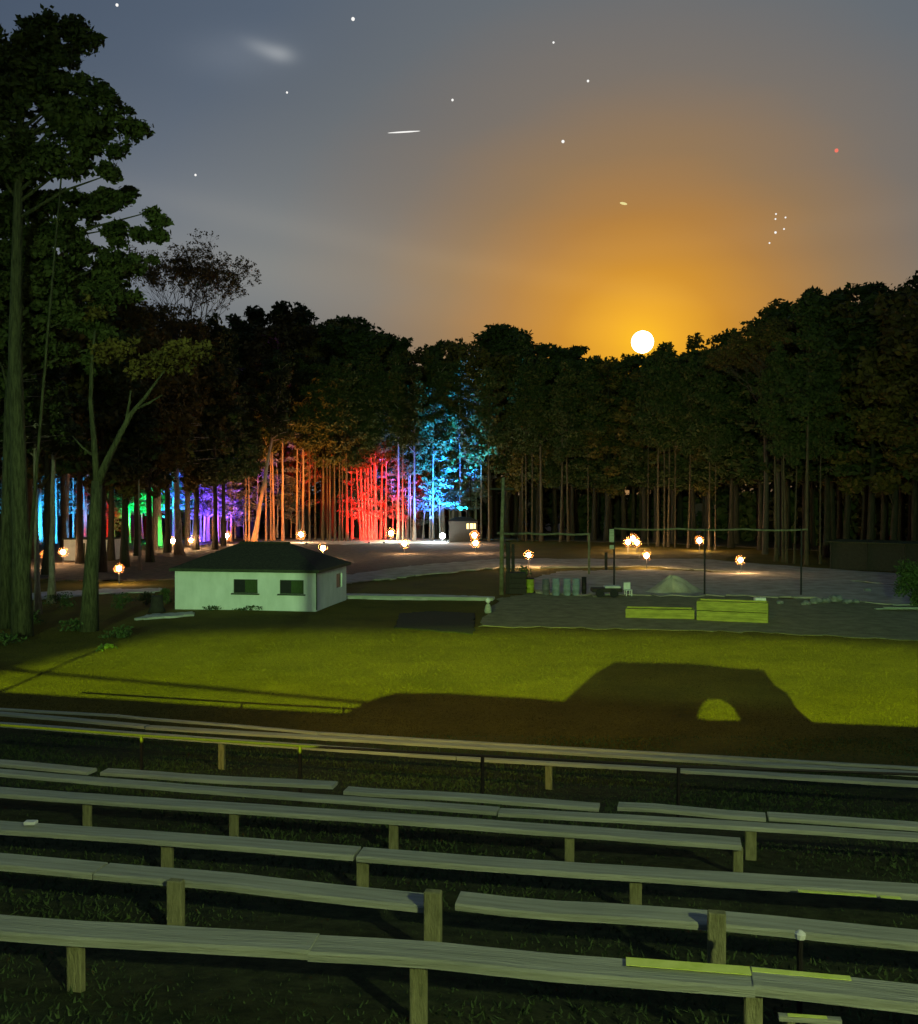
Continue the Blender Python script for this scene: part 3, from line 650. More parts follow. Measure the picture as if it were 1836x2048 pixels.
for w in (w1, w2):
    wd = MB(); a, b_, z0, z1 = w
    wd.box(a, a + .05, .05, .14, z0, z1).box(b_ - .05, b_, .05, .14, z0, z1).box(a + .05, b_ - .05, .05, .14, z1 - .05, z1).box(a + .05, b_ - .05, .05, .14, z0, z0 + .05)
    wo_ = wd.build('window', MAT['trim'], hs)
    sl = b_ - a; cut = a + sl * .46
    MB().box(a + .05, cut, .10, .12, z0 + .05, z1 - .05).build('pane', MAT['shutter_black'], wo_)
    MB().box(cut + .004, b_ - .05, .085, .095, z0 + .05, z1 - .05).build('pane', MAT['shutter_green'], wo_)
    MB().box(a - .12, b_ + .12, -.14, .048, z0 - .08, z0 - .004).build('sill', MAT['trim'], wo_)
sd = MB().box(L - .14, L - .1, 4.2 + TH, 5.5 + TH, 1.0, 1.95).build('window', MAT['shutter_black'], hs)
ov = .24
e = [(-ov, -ov), (L + ov, -ov), (L + ov, DEP + .4 + ov), (-ov, DEP + .4 + ov)]
RH = 1.6
rb = MB(); n = 7
v = [(x, y, HH + .02) for x, y in e] + [(x, y, HH + .14) for x, y in e] + [(L * .33, DEP * .5, HH + RH), (L * .70, DEP * .5, HH + RH)]
rb.add(v, [(3,2,1,0), (0,1,5,4), (1,2,6,5), (2,3,7,6), (3,0,4,7), (4,5,9,8), (5,6,9), (6,7,8,9), (7,4,8)])
rf = rb.build('roof', MAT['roof'], hs)
MB().box(-ov - .01, L + ov + .01, -ov - .035, -ov - .003, HH - .03, HH + .15).box(L + ov + .003, L + ov + .03, -ov - .003, DEP + .4 + ov, HH - .03, HH + .15).build('fascia', MAT['trim'], rf)
MB().tube([(L + .06, -.06, .1), (L + .06, -.06, HH - .02)], .04, 8).build('downpipe', MAT['trim'], hs)
MB().tube([(L * .33, DEP * .5, HH + RH + .02), (L * .70, DEP * .5, HH + RH + .02)], .09, 6).build('ridge_cap', MAT['roof'], rf)

# pale hut at left
hb = P(128, 1122, 0); hut = thing('pale_hut', hb, 'small pale hut half hidden behind the forked tree', 'hut')
wd_ = P(233, 1120, 0).x - hb.x
MB().box(0, wd_, 0, 3.2, -.1, 2.25).build('wall', MAT['hut'], hut)
MB().box(-.15, wd_ + .15, -.15, 3.35, 2.252, 2.36).build('roof', MAT['trim'], hut)
MB().box(wd_ * .28, wd_ * .45, -.03, -.003, 0, 1.9).build('door', MAT['trim'], hut)

# dark cabin in front of the blue trees
cb = P(898, 1084, 0); cw = P(955, 1084, 0).x - cb.x
cab = thing('dark_cabin', cb, 'dark cabin with three lit yellow windows before the blue lit trees', 'cabin')
MB().box(0, cw, 0, 3.5, -.1, 3.0).build('wall', MAT['dark_wood'], cab)
MB().add([(-.2, -.25, 3.004), (cw + .2, -.25, 3.004), (cw + .2, 3.7, 3.004), (-.2, 3.7, 3.004), (cw * .25, .9, 3.55), (cw * .7, .9, 3.55), (cw * .7, 2.6, 3.55), (cw * .25, 2.6, 3.55)],
         [(3,2,1,0), (4,5,6,7), (0,1,5,4), (1,2,6,5), (2,3,7,6), (3,0,4,7)]).build('roof', MAT['dark_wood'], cab)
for a, b_ in ((.62, .69), (.735, .85), (.87, .935)):
    w = MB().box(cw*a - .03, cw*b_ + .03, -.05, -.004, 1.85, 2.72).build('window', MAT['dark_wood'], cab)
    MB().box(cw*a, cw*b_, -.07, -.052, 1.9, 2.68).build('pane', MAT['litpane'], w)

# ------------------------------------------------------------------ yard things at the right
# tall wooden pole
b = P(1003, 1188, 0); d = b.y
t = thing('wooden_pole', b, 'tall pale wooden pole standing at the left side of the gravel lot', 'pole')
MB().tube([(0, 0, -.2), (.02, 0, 4), (.12, 0, 8.4)], [.17, .15, .11], 12).build('shaft', MAT['dimpipe'], t, smooth=True)
MB().box(-.9, .9, .15, .25, 7.5, 7.65).build('crossarm', MAT['dark_wood'], t)
for x, by, ty, w, lab in [(1016, 1186, 1085, .16, 'left of the two dark posts beside the wooden pole'), (1026, 1183, 1088, .12, 'right of the two dark posts beside the wooden pole'), (1398 - 186, 1140, 1105, .14, 'short dark post at the gravel track left of the lamp cluster')]:
    b = P(x, by, 0); z = EYE + (980 - ty) / F0 * b.y
    o = MB().tube([(0, 0, -.2), (0, 0, z)], w, 8).build('dark_post', MAT['dark_wood'], loc=b); tag(o, lab, 'post', 'dark posts in the yard')
def frame(x0, x1, by0, by1, ty, posts, lab, w=.065, mat='dimpipe', pm='darkmetal'):
    a = P(x0, by0, 0); t = thing('pipe_gantry', a, lab, 'gantry')
    for x in posts:
        by = by0 + (by1 - by0) * (x - x0) / (x1 - x0); b = P(x, by, 0) - a; z = EYE + (980 - ty) / F0 * (b.y + a.y)
        MB().tube([(b.x, b.y, -.2), (b.x, b.y, z)], w, 8).build('post', MAT[pm], t)
    p0, p1 = P(x0, by0, 0) - a, P(x1, by1, 0) - a
    z0 = EYE + (980 - ty) / F0 * (p0.y + a.y); z1 = EYE + (980 - ty - 2) / F0 * (p1.y + a.y)
    k = 12; MB().tube([(p0.x + (p1.x - p0.x) * i / k, p0.y + (p1.y - p0.y) * i / k, z0 + (z1 - z0) * i / k - .08 * math.sin(math.pi * (i % 4) / 4)) for i in range(k + 1)], w, 8).build('crossbar', MAT[mat], t)
    return t
frame(1228, 1614, 1190, 1192, 1057, [1228, 1409, 1602], 'tall pipe frame with three dark posts and a long crossbar over the gravel lot')
frame(995, 1178, 1150, 1150, 1066, [1178], 'lower dark crossbar running right from the wooden pole', .1, 'dimpipe', 'dimpipe')
b = P(1221, 1190, 0); o = thing('pale_sign', b, 'small pale sign board on the left post of the pipe frame', 'sign')
zz = lambda y: EYE + (980 - y) / F0 * b.y
MB().box(-.12, .2, -.2, -.16, zz(1084), zz(1058)).build('board', MAT['wood'], o); MB().box(-.1, .2, -.2, -.16, zz(1098), zz(1090)).build('board', MAT['wood'], o)
# bins and barrels
def barrel(x, by, w, h, mat, lab, cat, name, lid=True, group=None):
    b = P(x, by, 0); r0 = w / F0 * b.y / 2; hh = h / F0 * b.y
    t = thing(name, b, lab, cat, group)
    MB().lathe([(r0 * .92, 0), (r0 * .94, .04), (r0, hh * .33), (r0 * 1.05, hh * .34), (r0 * 1.05, hh * .37), (r0, hh * .38), (r0, hh * .66), (r0 * 1.05, hh * .67), (r0 * 1.05, hh * .7), (r0, hh * .71), (r0 * .97, hh)], 16).build('body', mat, t, smooth=True)
    if lid: MB().lathe([(r0 * 1.04, hh + .004), (r0 * 1.06, hh + .03), (r0 * .9, hh + .08), (.03, hh + .1)], 16).build('lid', MAT['darkmetal'] if mat is MAT['bin'] else mat, t, smooth=True)
    return t
barrel(1060, 1185, 17, 27, MAT['bin'], 'yellow green round bin with dark lid right of the wooden pole', 'bin', 'trash_bin')
barrel(1092, 1190, 15, 30, MAT['steel'], 'dark grey barrel left of the three blue grey ones', 'barrel', 'barrel')
for x, l in ((1112, 'leftmost'), (1134, 'middle'), (1152, 'rightmost')):
    barrel(x, 1191, 15, 32, MAT['blue'], f'{l} of the three blue grey barrels by the gravel lot', 'barrel', 'barrel', True, 'blue grey barrels')
barrel(1168, 1190, 10, 34, MAT['darkmetal'], 'black narrow drum right of the blue grey barrels', 'drum', 'narrow_drum')
b = P(1018, 1188, 0); k = b.y / F0
t = thing('dark_crate', b, 'dark wooden crate between the wooden pole and the yellow bin', 'crate')
for i in range(4): MB().box(0, 34*k, 0, 1.0, .02 + i * .38, .38 + i * .38).build('plank', MAT['dark_wood'], t)
b = P(1185, 1195, 0); t = thing('low_trailer', b, 'low dark trailer at the foot of the left frame post', 'trailer')
MB().box(0, 2.1, 0, 1.2, .35, .62).build('bed', MAT['dark_wood'], t, bevel=.03)
for x in (.5, 1.5): 
    o = MB().lathe([(.1, -.08), (.27, -.08), (.3, 0), (.27, .08), (.1, .08)], 14).build('wheel', MAT['tyre'], t, loc=(x, -.1, .3)); o.rotation_euler = (math.pi/2, 0, 0)
MB().box(.9, 2.0, .2, 1.0, .622, .78).build('load', MAT['hut'], t, bevel=.03)
# white chair
b = P(1252, 1193, 0); t = thing('white_chair', b, 'white plastic chair beside the low trailer', 'chair', rz=.2)
MB().box(0, .5, 0, .45, .42, .47).build('seat', MAT['white'], t, bevel=.01); MB().box(0, .5, .452, .5, .42, .95).build('backrest', MAT['white'], t, bevel=.01)
for x in (.03, .42):
    for y in (.02, .38): MB().box(x, x+.05, y, y+.05, 0, .42).build('leg', MAT['white'], t)
# gravel mound
b = P(1352, 1190, 0); k = b.y / F0
V = []; Fc = []; nr, na = 14, 36; r = random.Random(2)
for i in range(nr + 1):
    q = i / nr
    for a in range(na):
        t_ = 2 * math.pi * a / na; R = q * (2.0 + .5 * math.sin(t_ * 2 + 1) + .25 * math.sin(t_ * 5)) * (1.25 if math.cos(t_) > 0 else 1)
        z = 1.15 * (math.cos(math.pi * min(1, q)) * .5 + .5) ** 1.15 * (1 + .12 * math.sin(t_ * 3 + q * 4)) + r.uniform(-.04, .04)
        V.append((R * math.cos(t_), R * math.sin(t_) * .8 + 1.6, z if i < nr else -.1))
for i in range(nr):
    for a in range(na): Fc.append((i*na+a, i*na+(a+1) % na, (i+1)*na+(a+1) % na, (i+1)*na+a))
me = bpy.data.meshes.new('gravel_mound'); me.from_pydata(V, [], Fc); me.polygons.foreach_set('use_smooth', [True] * len(Fc))
tag(link('gravel_mound', me, MAT['gravel'], loc=b), 'heap of pale gravel in the middle of the lot', 'gravel heap')
# timber boxes
def timber_box(x0, y0, x1, y1, hpx, nboards, depth, lab):
    a = P(x0, y0, 0); c = P(x1, y1, 0); Lx = (c - a).length; t = thing('timber_box', a, lab, 'planter', rz=math.atan2(c.y - a.y, c.x - a.x))
    hh = hpx / F0 * a.y; bh = hh / nboards
    for i in range(nboards):
        z0 = i * bh + (.02 if i else -.05)
        MB().box(0, Lx, .005 * i, .08, z0, (i + 1) * bh - .015).build('plank', MAT['board'], t, bevel=.012)
        MB().box(0, Lx, depth, depth + .08, z0, (i + 1) * bh - .015).build('plank', MAT['board'], t)
        MB().box(0, .08, .085, depth - .005, z0, (i + 1) * bh - .015).build('plank', MAT['board'], t)
        MB().box(Lx - .08, Lx, .085, depth - .005, z0, (i + 1) * bh - .015).build('plank', MAT['board'], t)
    MB().box(.082, Lx - .082, .085, depth - .005, 0, hh - .12).build('soil', MAT['mulch_and_shadow'], t)
    return t, hh
timber_box(1251, 1236, 1389, 1239, 19, 1, 1.3, 'low single board timber planter, left and lower of the yellow green pair')
tb, hh = timber_box(1393, 1241, 1536, 1247, 40, 2, 1.3, 'two board high timber planter, right and taller of the yellow green pair')
b = P(1518, 1243, 0); o = MB().box(0, .62, 0, .4, 0, .24).build('white_box', MAT['white'], loc=(b.x, b.y + .7, hh - .12), bevel=.02); tag(o, 'small white box sitting on the right end of the taller timber planter', 'box')
for x, y, s in [(1389, 1234, .1), (1518, 1217, .14), (1516, 1236, .16), (1555, 1206, .25)]: pass
# rocks and rubble
def rock(x, y, s, lab, mat='rock', g=None):
    r = random.Random(x); bm = bmesh.new(); bmesh.ops.create_icosphere(bm, subdivisions=2, radius=s)
    for v in bm.verts: v.co *= r.uniform(.75, 1.15); v.co.z *= .62
    me = bpy.data.meshes.new('rock'); bm.to_mesh(me); bm.free(); b = P(x, y, 0)
    return tag(link('rock', me, MAT[mat], loc=(b.x, b.y, s * .35)), lab, 'rock', g)
for i, (x, y, s, lab) in enumerate([(1078, 1201, .35, ''), (1560, 1208, .26, 'pale rock just right of the white box'), (1612, 1210, .3, 'left rock of the rubble right of the planters'), (1632, 1207, .42, 'larger dark rock next to the left one in the rubble'), (1652, 1205, .36, 'rounded rock in the middle of the rubble'),
                      (1672, 1203, .5, 'largest rock of the rubble beyond the planters'), (1694, 1207, .34, 'pale rock at the right of the rubble'), (1712, 1206, .28, 'small rock at the right end of the rubble'), (1734, 1184, .3, 'lone pale rock on the gravel towards the right edge')]):
    if lab: rock(x, y, s, lab, 'rock', 'rocks of the rubble right of the planters')
# timber pile at right edge
b = P(1752, 1221, 0)
for i, (dx, dy, z, ang, LL) in enumerate([(0, 0, .06, .03, 3.6), (.4, -.3, .17, -.05, 3.0), (1.2, .2, .28, .08, 2.4)]):
    o = MB().box(0, LL, 0, .26, 0, .07).build('loose_board', MAT['wood'], loc=(b.x + dx, b.y + dy, z)); o.rotation_euler = (0, 0, ang)
    tag(o, ['lowest loose board of the pile at the right edge', 'middle loose board of the pile at the right edge', 'topmost loose board of the pile at the right edge'][i], 'board', 'loose boards at the right edge')
# long low shed at the right
a = P(1650, 1138, 0); c = P(2150, 1160, 0); Lx = (c - a).length; t = thing('long_shed', a, 'long low dark shed with mossy flat roof at the right edge', 'shed', rz=math.atan2(c.y - a.y, c.x - a.x))
MB().box(.3, Lx, .5, 5, 0, 2.55).build('wall', MAT['dark_wood'], t)
MB().box(0, Lx + .3, 0, 5.4, 2.55, 2.64).build('roof', MAT['mossbark'], t, bevel=.03)
for x in np.arange(.4, Lx, 3.2): MB().box(x, x + .14, .15, .29, 0, 2.548).build('post', MAT['dark_wood'], t)

# shrubs
def shrub(px, by, w, h, lab, seed, mat='leaf3', n=22, size=.07, col=False):
    b = P(px, by, 0); R = w / F0 * b.y / 2; hh = h / F0 * b.y; r = random.Random(seed); bl = []
    for i in range(int(14 + 6 * hh)):
        z = r.uniform(.06, .92) * hh; q = .8 if col else math.sqrt(max(0.05, 1 - (z / hh) ** 2)) * .75; a = r.uniform(0, 6.28); u = r.uniform(.2, 1)
        bl.append((R*q*u*math.cos(a), R*q*u*math.sin(a), z, R*.38, R*.38, min(R*.4, hh*.2)))
    t = thing('shrub', b, lab, 'shrub')
    MB().tube([(0, 0, -.1), (.03, 0, hh * .5)], [.05, .02], 6).build('stem', MAT['twig'], t)
    link('foliage', leaves('foliage', bl, n, size, seed, 0, MAT[mat]), parent=t)
shrub(1838, 1218, 84, 96, 'squat flat topped green shrub at the right edge before the shed', 41, n=260, size=.10, col=True)
for i, (x, y, w, h, lab) in enumerate([(30, 1215, 60, 30, 'low bush at the foot of the biggest pine'), (150, 1262, 90, 22, 'low dark bush between the thick pine and the forked tree'), (235, 1276, 90, 22, 'leafy ground bush right of the forked tree'),
        (60, 1250, 70, 26, 'dark bush at the lower left under the pines'), (330, 1205, 40, 26, 'bush against the left wall of the white building'), (292, 1208, 50, 24, 'dark bush beside the slab left of the white building'), (10, 1290, 90, 24, 'bush at the left edge beside the lawn'),
        (245, 1215, 60, 28, 'dark bush left of the slab'), (210, 1300, 60, 10, 'flat weed clump on the lawn edge at left'), (120, 1215, 70, 30, 'dark bush behind the thick pine'), (1045, 1170, 46, 40, 'dark shrub behind the yellow bin'),
        (430, 1219, 60, 8, 'low weeds at the foot of the front wall under the left window'), (500, 1221, 70, 9, 'low weeds at the foot of the front wall between the windows')]):
    shrub(x, y, w, h, lab, 50 + i, n=26 if h > 12 else 14, size=.075, mat='leaf3')
# dark stump with a pale rock
b = P(314, 1224, 0); t = MB().lathe([(.55, 0), (.42, .3), (.34, .8), (.36, 1.0), (.02, 1.02)], 12).build('tree_stump', MAT['dark_wood'], loc=b, smooth=True); tag(t, 'dark stump standing on the slab left of the white building', 'stump')
# small figure-like garden ornament at the end of the pale path
b = P(976, 1226, 0); t = thing('garden_ornament', b, 'small pale ornament on the ground at the end of the pale path', 'ornament')
MB().lathe([(.2, 0), (.24, .15), (.16, .45), (.08, .6)], 12).build('body', MAT['wood'], t, smooth=True); MB().lathe([(.02, .6), (.15, .68), (.16, .8), (.02, .95)], 12).build('top', MAT['white'], t, smooth=True)
# pale kerb of the path
a = P(640, 1196, 0); c = P(986, 1201, 0); rz_ = math.atan2(c.y - a.y, c.x - a.x)
o = MB().box(0, (c-a).length, 0, .22, -.05, .2).build('path_kerb', MAT['wood'], loc=a, bevel=.02); o.rotation_euler = (0, 0, rz_); tag(o, kind='structure')

# ------------------------------------------------------------------ the terraces of benches
def plank_mesh(b1, b2, w, th, seed, y_off=0.0):
    d = b2 - b1; Lx = d.length; n = max(4, int(Lx / .35)); r = random.Random(seed); m = MB(); V = []
    ph = r.uniform(0, 6)
    for i in range(n + 1):
        t = i / n; x = Lx * t
        wz = .008 * math.sin(t * 7 + ph) + r.uniform(-.002, .002); wy = .006 * math.sin(t * 11 + ph)
        for (yy, zz) in ((-w, -th), (-w, -.012), (-w + .012, 0), (-.012, 0), (0, -.012), (0, -th)):
            V.append((x, yy + wy + (r.uniform(-.002, .002)), zz + wz))
    F = []
    for i in range(n):
        for k in range(6): F.append((i*6+k, (i+1)*6+k, (i+1)*6+(k+1) % 6, i*6+(k+1) % 6))
    F += [(0, 1, 2, 3, 4, 5), tuple(n*6 + k for k in (5, 4, 3, 2, 1, 0))]
    return m.add(V, F)
def bench(z, segs, w, posts, lab, th=.05, post_w=.14, seed=0):
    "segs: back-edge pixels of each plank; posts: (px, top_py, on) on the near side"
    (ax, ay), (bx, by_) = segs[-1]
    if bx > 1836: segs = segs[:-1] + [((ax, ay), (bx + 900, by_ + 900 * (by_ - ay) / (bx - ax)))]
    a = P(*segs[0][0], z); c = P(*segs[-1][1], z); rz = math.atan2(c.y - a.y, c.x - a.x)
    base = Vector((a.x, a.y, z)); t = thing('bench', base, lab, 'bench', 'plank benches of the terrace', rz)
    inv = Matrix.Rotation(-rz, 3, 'Z')
    for i, (s, e) in enumerate(segs):
        b1 = inv @ (P(*s, z) - base); b2 = inv @ (P(*e, z) - base); ang = math.atan2(b2.y - b1.y, b2.x - b1.x)
        o = plank_mesh(b1, b2, w, th, seed + i).build('plank', MAT['wood'], t, loc=b1); o.rotation_euler = (0, 0, ang)
    for (px, rise) in posts:
        # stands just in front of the plank's near edge
        x = px; best = None
        for s, e in segs:
            if s[0] <= px <= e[0]: best = (s, e)
        if best is None: best = min(segs, key=lambda q: min(abs(q[0][0]-px), abs(q[1][0]-px)))
        (sx, sy), (ex, ey) = best; py = sy + (ey - sy) * (px - sx) / (ex - sx)
        p = inv @ (P(px, py, z) - base); wp = P(px, py, z)
        g = gz(wp.x, wp.y) - z
        yo = -w - .012 - post_w * .6 if rise > 0 else -w * .75
        top = rise if rise > 0 else -th - .002
        MB().box(p.x - post_w / 2, p.x + post_w / 2, p.y + yo, p.y + yo + post_w * .6, g - .45, top).build('post', MAT['post'], t, bevel=.008)
    return t
def ex(x0, x1, pts):   # plank through listed (x, y) back-edge pixels, returned as one straight segment
    return ((x0, float(np.interp(x0, [p[0] for p in pts], [p[1] for p in pts]))), (x1, float(np.interp(x1, [p[0] for p in pts], [p[1] for p in pts]))))
bench(4.78, [((-260, 1811), (640, 1867)), ((641, 1867.1), (1500, 1934)), ((1501, 1934.2), (2150, 1996))], .245, [(178, 0), (848, 0), (1500, 0)], 'nearest long plank bench crossing the whole foreground', .055, .10, seed=1)
bench(4.45, [((-240, 1688), (216, 1722)), ((223, 1722.5), (872, 1786)), ((922, 1783), (1416, 1820)), ((1441, 1823), (2100, 1880))], .25, [(2, .01), (387, .03), (884, .14), (1429, .12)], 'second bench from the front with posts poking above its planks', .05, .125, seed=5)
bench(4.12, [((-220, 1622), (722, 1692)), ((728, 1692.6), (2080, 1785))], .26, [(350, 0), (735, 0), (1272, 0)], 'third bench from the front, two long planks in line', .05, .11, seed=9)
bench(3.88, [((-200, 1558), (1480, 1674))], .26, [(190, 0), (480, 0), (795, 0), (1142, 0), (1474, 0)], 'fourth bench from the front, ending short before the right side', .05, .10, seed=12)
bench(3.80, [((-200, 1523), (1000, 1614)), ((1001, 1614.1), (2060, 1678))], .20, [(1500, 0)], 'fifth bench from the front, unbroken and thin', .045, .12, seed=14)
bench(3.72, [((-200, 1502), (194, 1535)), ((217, 1537), (676, 1563)), ((698, 1571), (1200, 1604)), ((1238, 1602), (1530, 1624)), ((1534, 1624), (2060, 1658))], .22, [], 'sixth bench row of four planks with gaps between them', .045, .12, seed=17)
bench(2.12, [((-200, 1430), (918, 1508)), ((919, 1508.1), (2060, 1575))], .26, [(450, 0), (1100, 0)], 'lower bench just beyond the thin pipe rail', .06, .14, seed=22)
bench(1.80, [((-200, 1404), (300, 1449)), ((301, 1449.1), (2060, 1556))], .24, [], 'second bench beyond the pipe rail', .06, .14, seed=25)
bench(1.50, [((-200, 1403), (240, 1429)), ((241, 1429.1), (640, 1463)), ((641, 1463.1), (2060, 1547))], .14, [], 'last and thinnest bench at the edge of the lawn', .05, .14, seed=28)
def light_strip(bench_obj, pxs, z, wd, off):
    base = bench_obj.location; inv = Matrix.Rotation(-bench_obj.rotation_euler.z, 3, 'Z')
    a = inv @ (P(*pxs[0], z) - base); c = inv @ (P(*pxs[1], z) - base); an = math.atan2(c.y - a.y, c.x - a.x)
    o = MB().box(0, (c - a).length, -wd - off, -off, .0, .004).build('light_strip', MAT['light_strip'], bench_obj, loc=(a.x, a.y, .008)); o.rotation_euler = (0, 0, an)
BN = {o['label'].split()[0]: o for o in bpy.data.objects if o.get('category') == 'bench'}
light_strip(BN['nearest'], ((1252, 1918), (1499, 1937)), 4.78, .10, .0); light_strip(BN['nearest'], ((1503, 1938), (1700, 1956)), 4.78, .05, .0)
light_strip(BN['third'], ((1590, 1768), (1743, 1778)), 4.12, .05, .15); light_strip(BN['third'], ((1752, 1779), (1792, 1782)), 4.12, .05, .15)
b = P(1575, 2030, 4.45); t = thing('added_light_board', b, 'short added board with a painted-on strip of yellow light at the bottom right, under the nearest bench', 'board', rz=-.14)  # board added to carry one more strip of painted light
MB().box(-.05, .30, -.02, .022, -.03, 0).build('plank', MAT['wood'], t); MB().box(0, .22, -.018, .012, .001, .005).build('light_strip', MAT['light_strip'], t)
MB().box(.0, .04, -.018, .02, -.5, -.032).build('post', MAT['post'], t)
# thin pipe rail
zr = 3.52
rail_px = [(-200, 1435), (283, 1471), (600, 1492), (965, 1512), (1357, 1533), (1836, 1549), (2060, 1560)]
rp = [P(x, y, zr) for x, y in rail_px]
t = thing('pipe_rail', rp[0], 'thin dark pipe handrail running across between the upper and lower benches', 'handrail')
MB().tube([p - rp[0] for p in rp], .021, 6).build('rail', MAT['darkmetal'], t)
for p in rp[1:5]: MB().tube([(p.x - rp[0].x, p.y - rp[0].y, gz(p.x, p.y) - .6 - zr), (p.x - rp[0].x, p.y - rp[0].y, -.01)], .028, 6).build('post', MAT['darkmetal'], t)
# little things left on the benches
b = P(70, 1645, 4.12); o = MB().box(-.06, .06, -.04, .04, 0, .035).build('paper_carton', MAT['white'], loc=(b.x, b.y - .1, 4.135), bevel=.006); tag(o, 'small white paper carton left at the left end of the third bench', 'carton')
b = P(1600, 1932, 4.6); t = thing('steel_stake', (b.x, b.y, 4.35), 'thin steel stake with pale cap between the two nearest benches at right', 'stake')
MB().tube([(0, 0, -.2), (0, 0, .42)], .018, 8).build('rod', MAT['darkmetal'], t); MB().lathe([(.03, 0), (.034, .03), (.01, .05)], 10, (0, 0, .42)).build('cap', MAT['white'], t)

# rough grass on the slope between the benches and at the wall foot
r = np.random.default_rng(8); n = 90000
yy = r.uniform(2.5, 30, n); xx = r.uniform(-1, 1, n) * (yy * .55 + 1.5)
ok = np.ones(n, bool)
zz = np.array([gz(x, y) for x, y in zip(xx, yy)])
hgt = r.uniform(.015, .05, n) * (.7 + yy / 30); ang = r.uniform(0, 6.28, n); wd = r.uniform(.003, .008, n) * (1 + yy / 9)
lx, ly = r.normal(0, .03, n), r.normal(0, .03, n)
Vg = np.empty((n, 3, 3)); Vg[:, 0] = np.stack([xx - wd*np.cos(ang), yy - wd*np.sin(ang), zz - .01], 1); Vg[:, 1] = np.stack([xx + wd*np.cos(ang), yy + wd*np.sin(ang), zz - .01], 1); Vg[:, 2] = np.stack([xx + lx, yy + ly, zz + hgt], 1)
me = bpy.data.meshes.new('rough_grass'); me.vertices.add(3*n); me.vertices.foreach_set('co', Vg.ravel()); me.loops.add(3*n); me.loops.foreach_set('vertex_index', np.arange(3*n, dtype=np.int32))
me.polygons.add(n); me.polygons.foreach_set('loop_start', np.arange(0, 3*n, 3, dtype=np.int32)); me.update(calc_edges=True)
tag(link('rough_grass', me, MAT['grass']), 'rough dark grass growing on the slope between the benches', 'grass', kind='stuff')

# short grass blades over the lawn
r = np.random.default_rng(18); n = 150000
yy = 28 + 26 * r.random(n) ** 1.15; xx = r.uniform(-1, 1, n) * (yy * .50 + 1)
keep = (yy + .2 * xx) > 27.5; xx = xx[keep]; yy = yy[keep]; n = len(xx)
zz = np.array([gz(x, y) for x, y in zip(xx, yy)])
hgt = r.uniform(.015, .05, n); ang = r.uniform(0, 6.28, n); wd = r.uniform(.008, .02, n); lx, ly = r.normal(0, .03, n), r.normal(0, .03, n)
Vg = np.empty((n, 3, 3)); Vg[:, 0] = np.stack([xx - wd*np.cos(ang), yy - wd*np.sin(ang), zz - .01], 1); Vg[:, 1] = np.stack([xx + wd*np.cos(ang), yy + wd*np.sin(ang), zz - .01], 1); Vg[:, 2] = np.stack([xx + lx, yy + ly, zz + hgt], 1)
me = bpy.data.meshes.new('lawn_grass'); me.vertices.add(3*n); me.vertices.foreach_set('co', Vg.ravel()); me.loops.add(3*n); me.loops.foreach_set('vertex_index', np.arange(3*n, dtype=np.int32))
me.polygons.add(n); me.polygons.foreach_set('loop_start', np.arange(0, 3*n, 3, dtype=np.int32)); me.update(calc_edges=True)
tag(link('lawn_grass', me, MAT['lawn']), 'short mown grass of the brightly lit lawn', 'grass', kind='stuff')

# ------------------------------------------------------------------ behind the camera: what shades the lawn
# unseen roof added to cut off the top of the flood beam
YP = -28
ev = [backproject(x, y, YP) for x, y in [(-700, 1480), (-60, 1366), (60, 1330), (180, 1303), (262, 1286), (330, 1273), (450, 1266), (560, 1263), (1000, 1262), (1300, 1268), (1560, 1277), (1836, 1292), (2300, 1318)]]
t = thing('beam_cutter', (LAMP.x, YP, gz(0, -28)), 'unseen roof and board added behind the seating to cut off the yellow floodlight', 'beam_cutter')
o0 = Vector((LAMP.x, YP, gz(0, -28)))
m = MB()
lo = [p - o0 for p in ev]; 
zt = max(p.z for p in lo) + 1.6
V = [(p.x, 0, p.z) for p in lo] + [(p.x, 0, zt) for p in lo] + [(p.x, .12, p.z) for p in lo] + [(p.x, .12, zt) for p in lo]; k = len(lo); F = []
for i in range(k - 1):
    F += [(i, i+1, k+i+1, k+i), (2*k+i, 3*k+i, 3*k+i+1, 2*k+i+1), (i, 2*k+i, 2*k+i+1, i+1), (k+i, k+i+1, 3*k+i+1, 3*k+i)]
m.add(V, F).build('cutoff_board', MAT['dark_wood'], t)
MB().box(lo[0].x - 1, lo[-1].x + 1, -16, .6, zt + .003, zt + .2).build('roof', MAT['roof'], t)
for x in (lo[0].x, lo[-1].x):
    for y in (-15.5, .3): MB().box(x - .15, x + .15, y - .15, y + .15, -.2, zt).build('post', MAT['dark_wood'], t)
# wires whose thin shadows cross the lawn
for pts, lab in (([(-100, 1330), (0, 1338), (200, 1356), (420, 1376), (720, 1404), (900, 1420)], 'long straight overhead cable behind the seating'), ([(-60, 1400), (20, 1376), (90, 1345), (140, 1322), (195, 1302), (260, 1270)], 'slanting overhead cable behind the seating')):
    w = [backproject(x, y, -12) for x, y in pts]; t = thing('overhead_cable', w[0], lab, 'cable')
    MB().tube([p - w[0] for p in w], .018, 6).build('wire', MAT['darkmetal'], t)
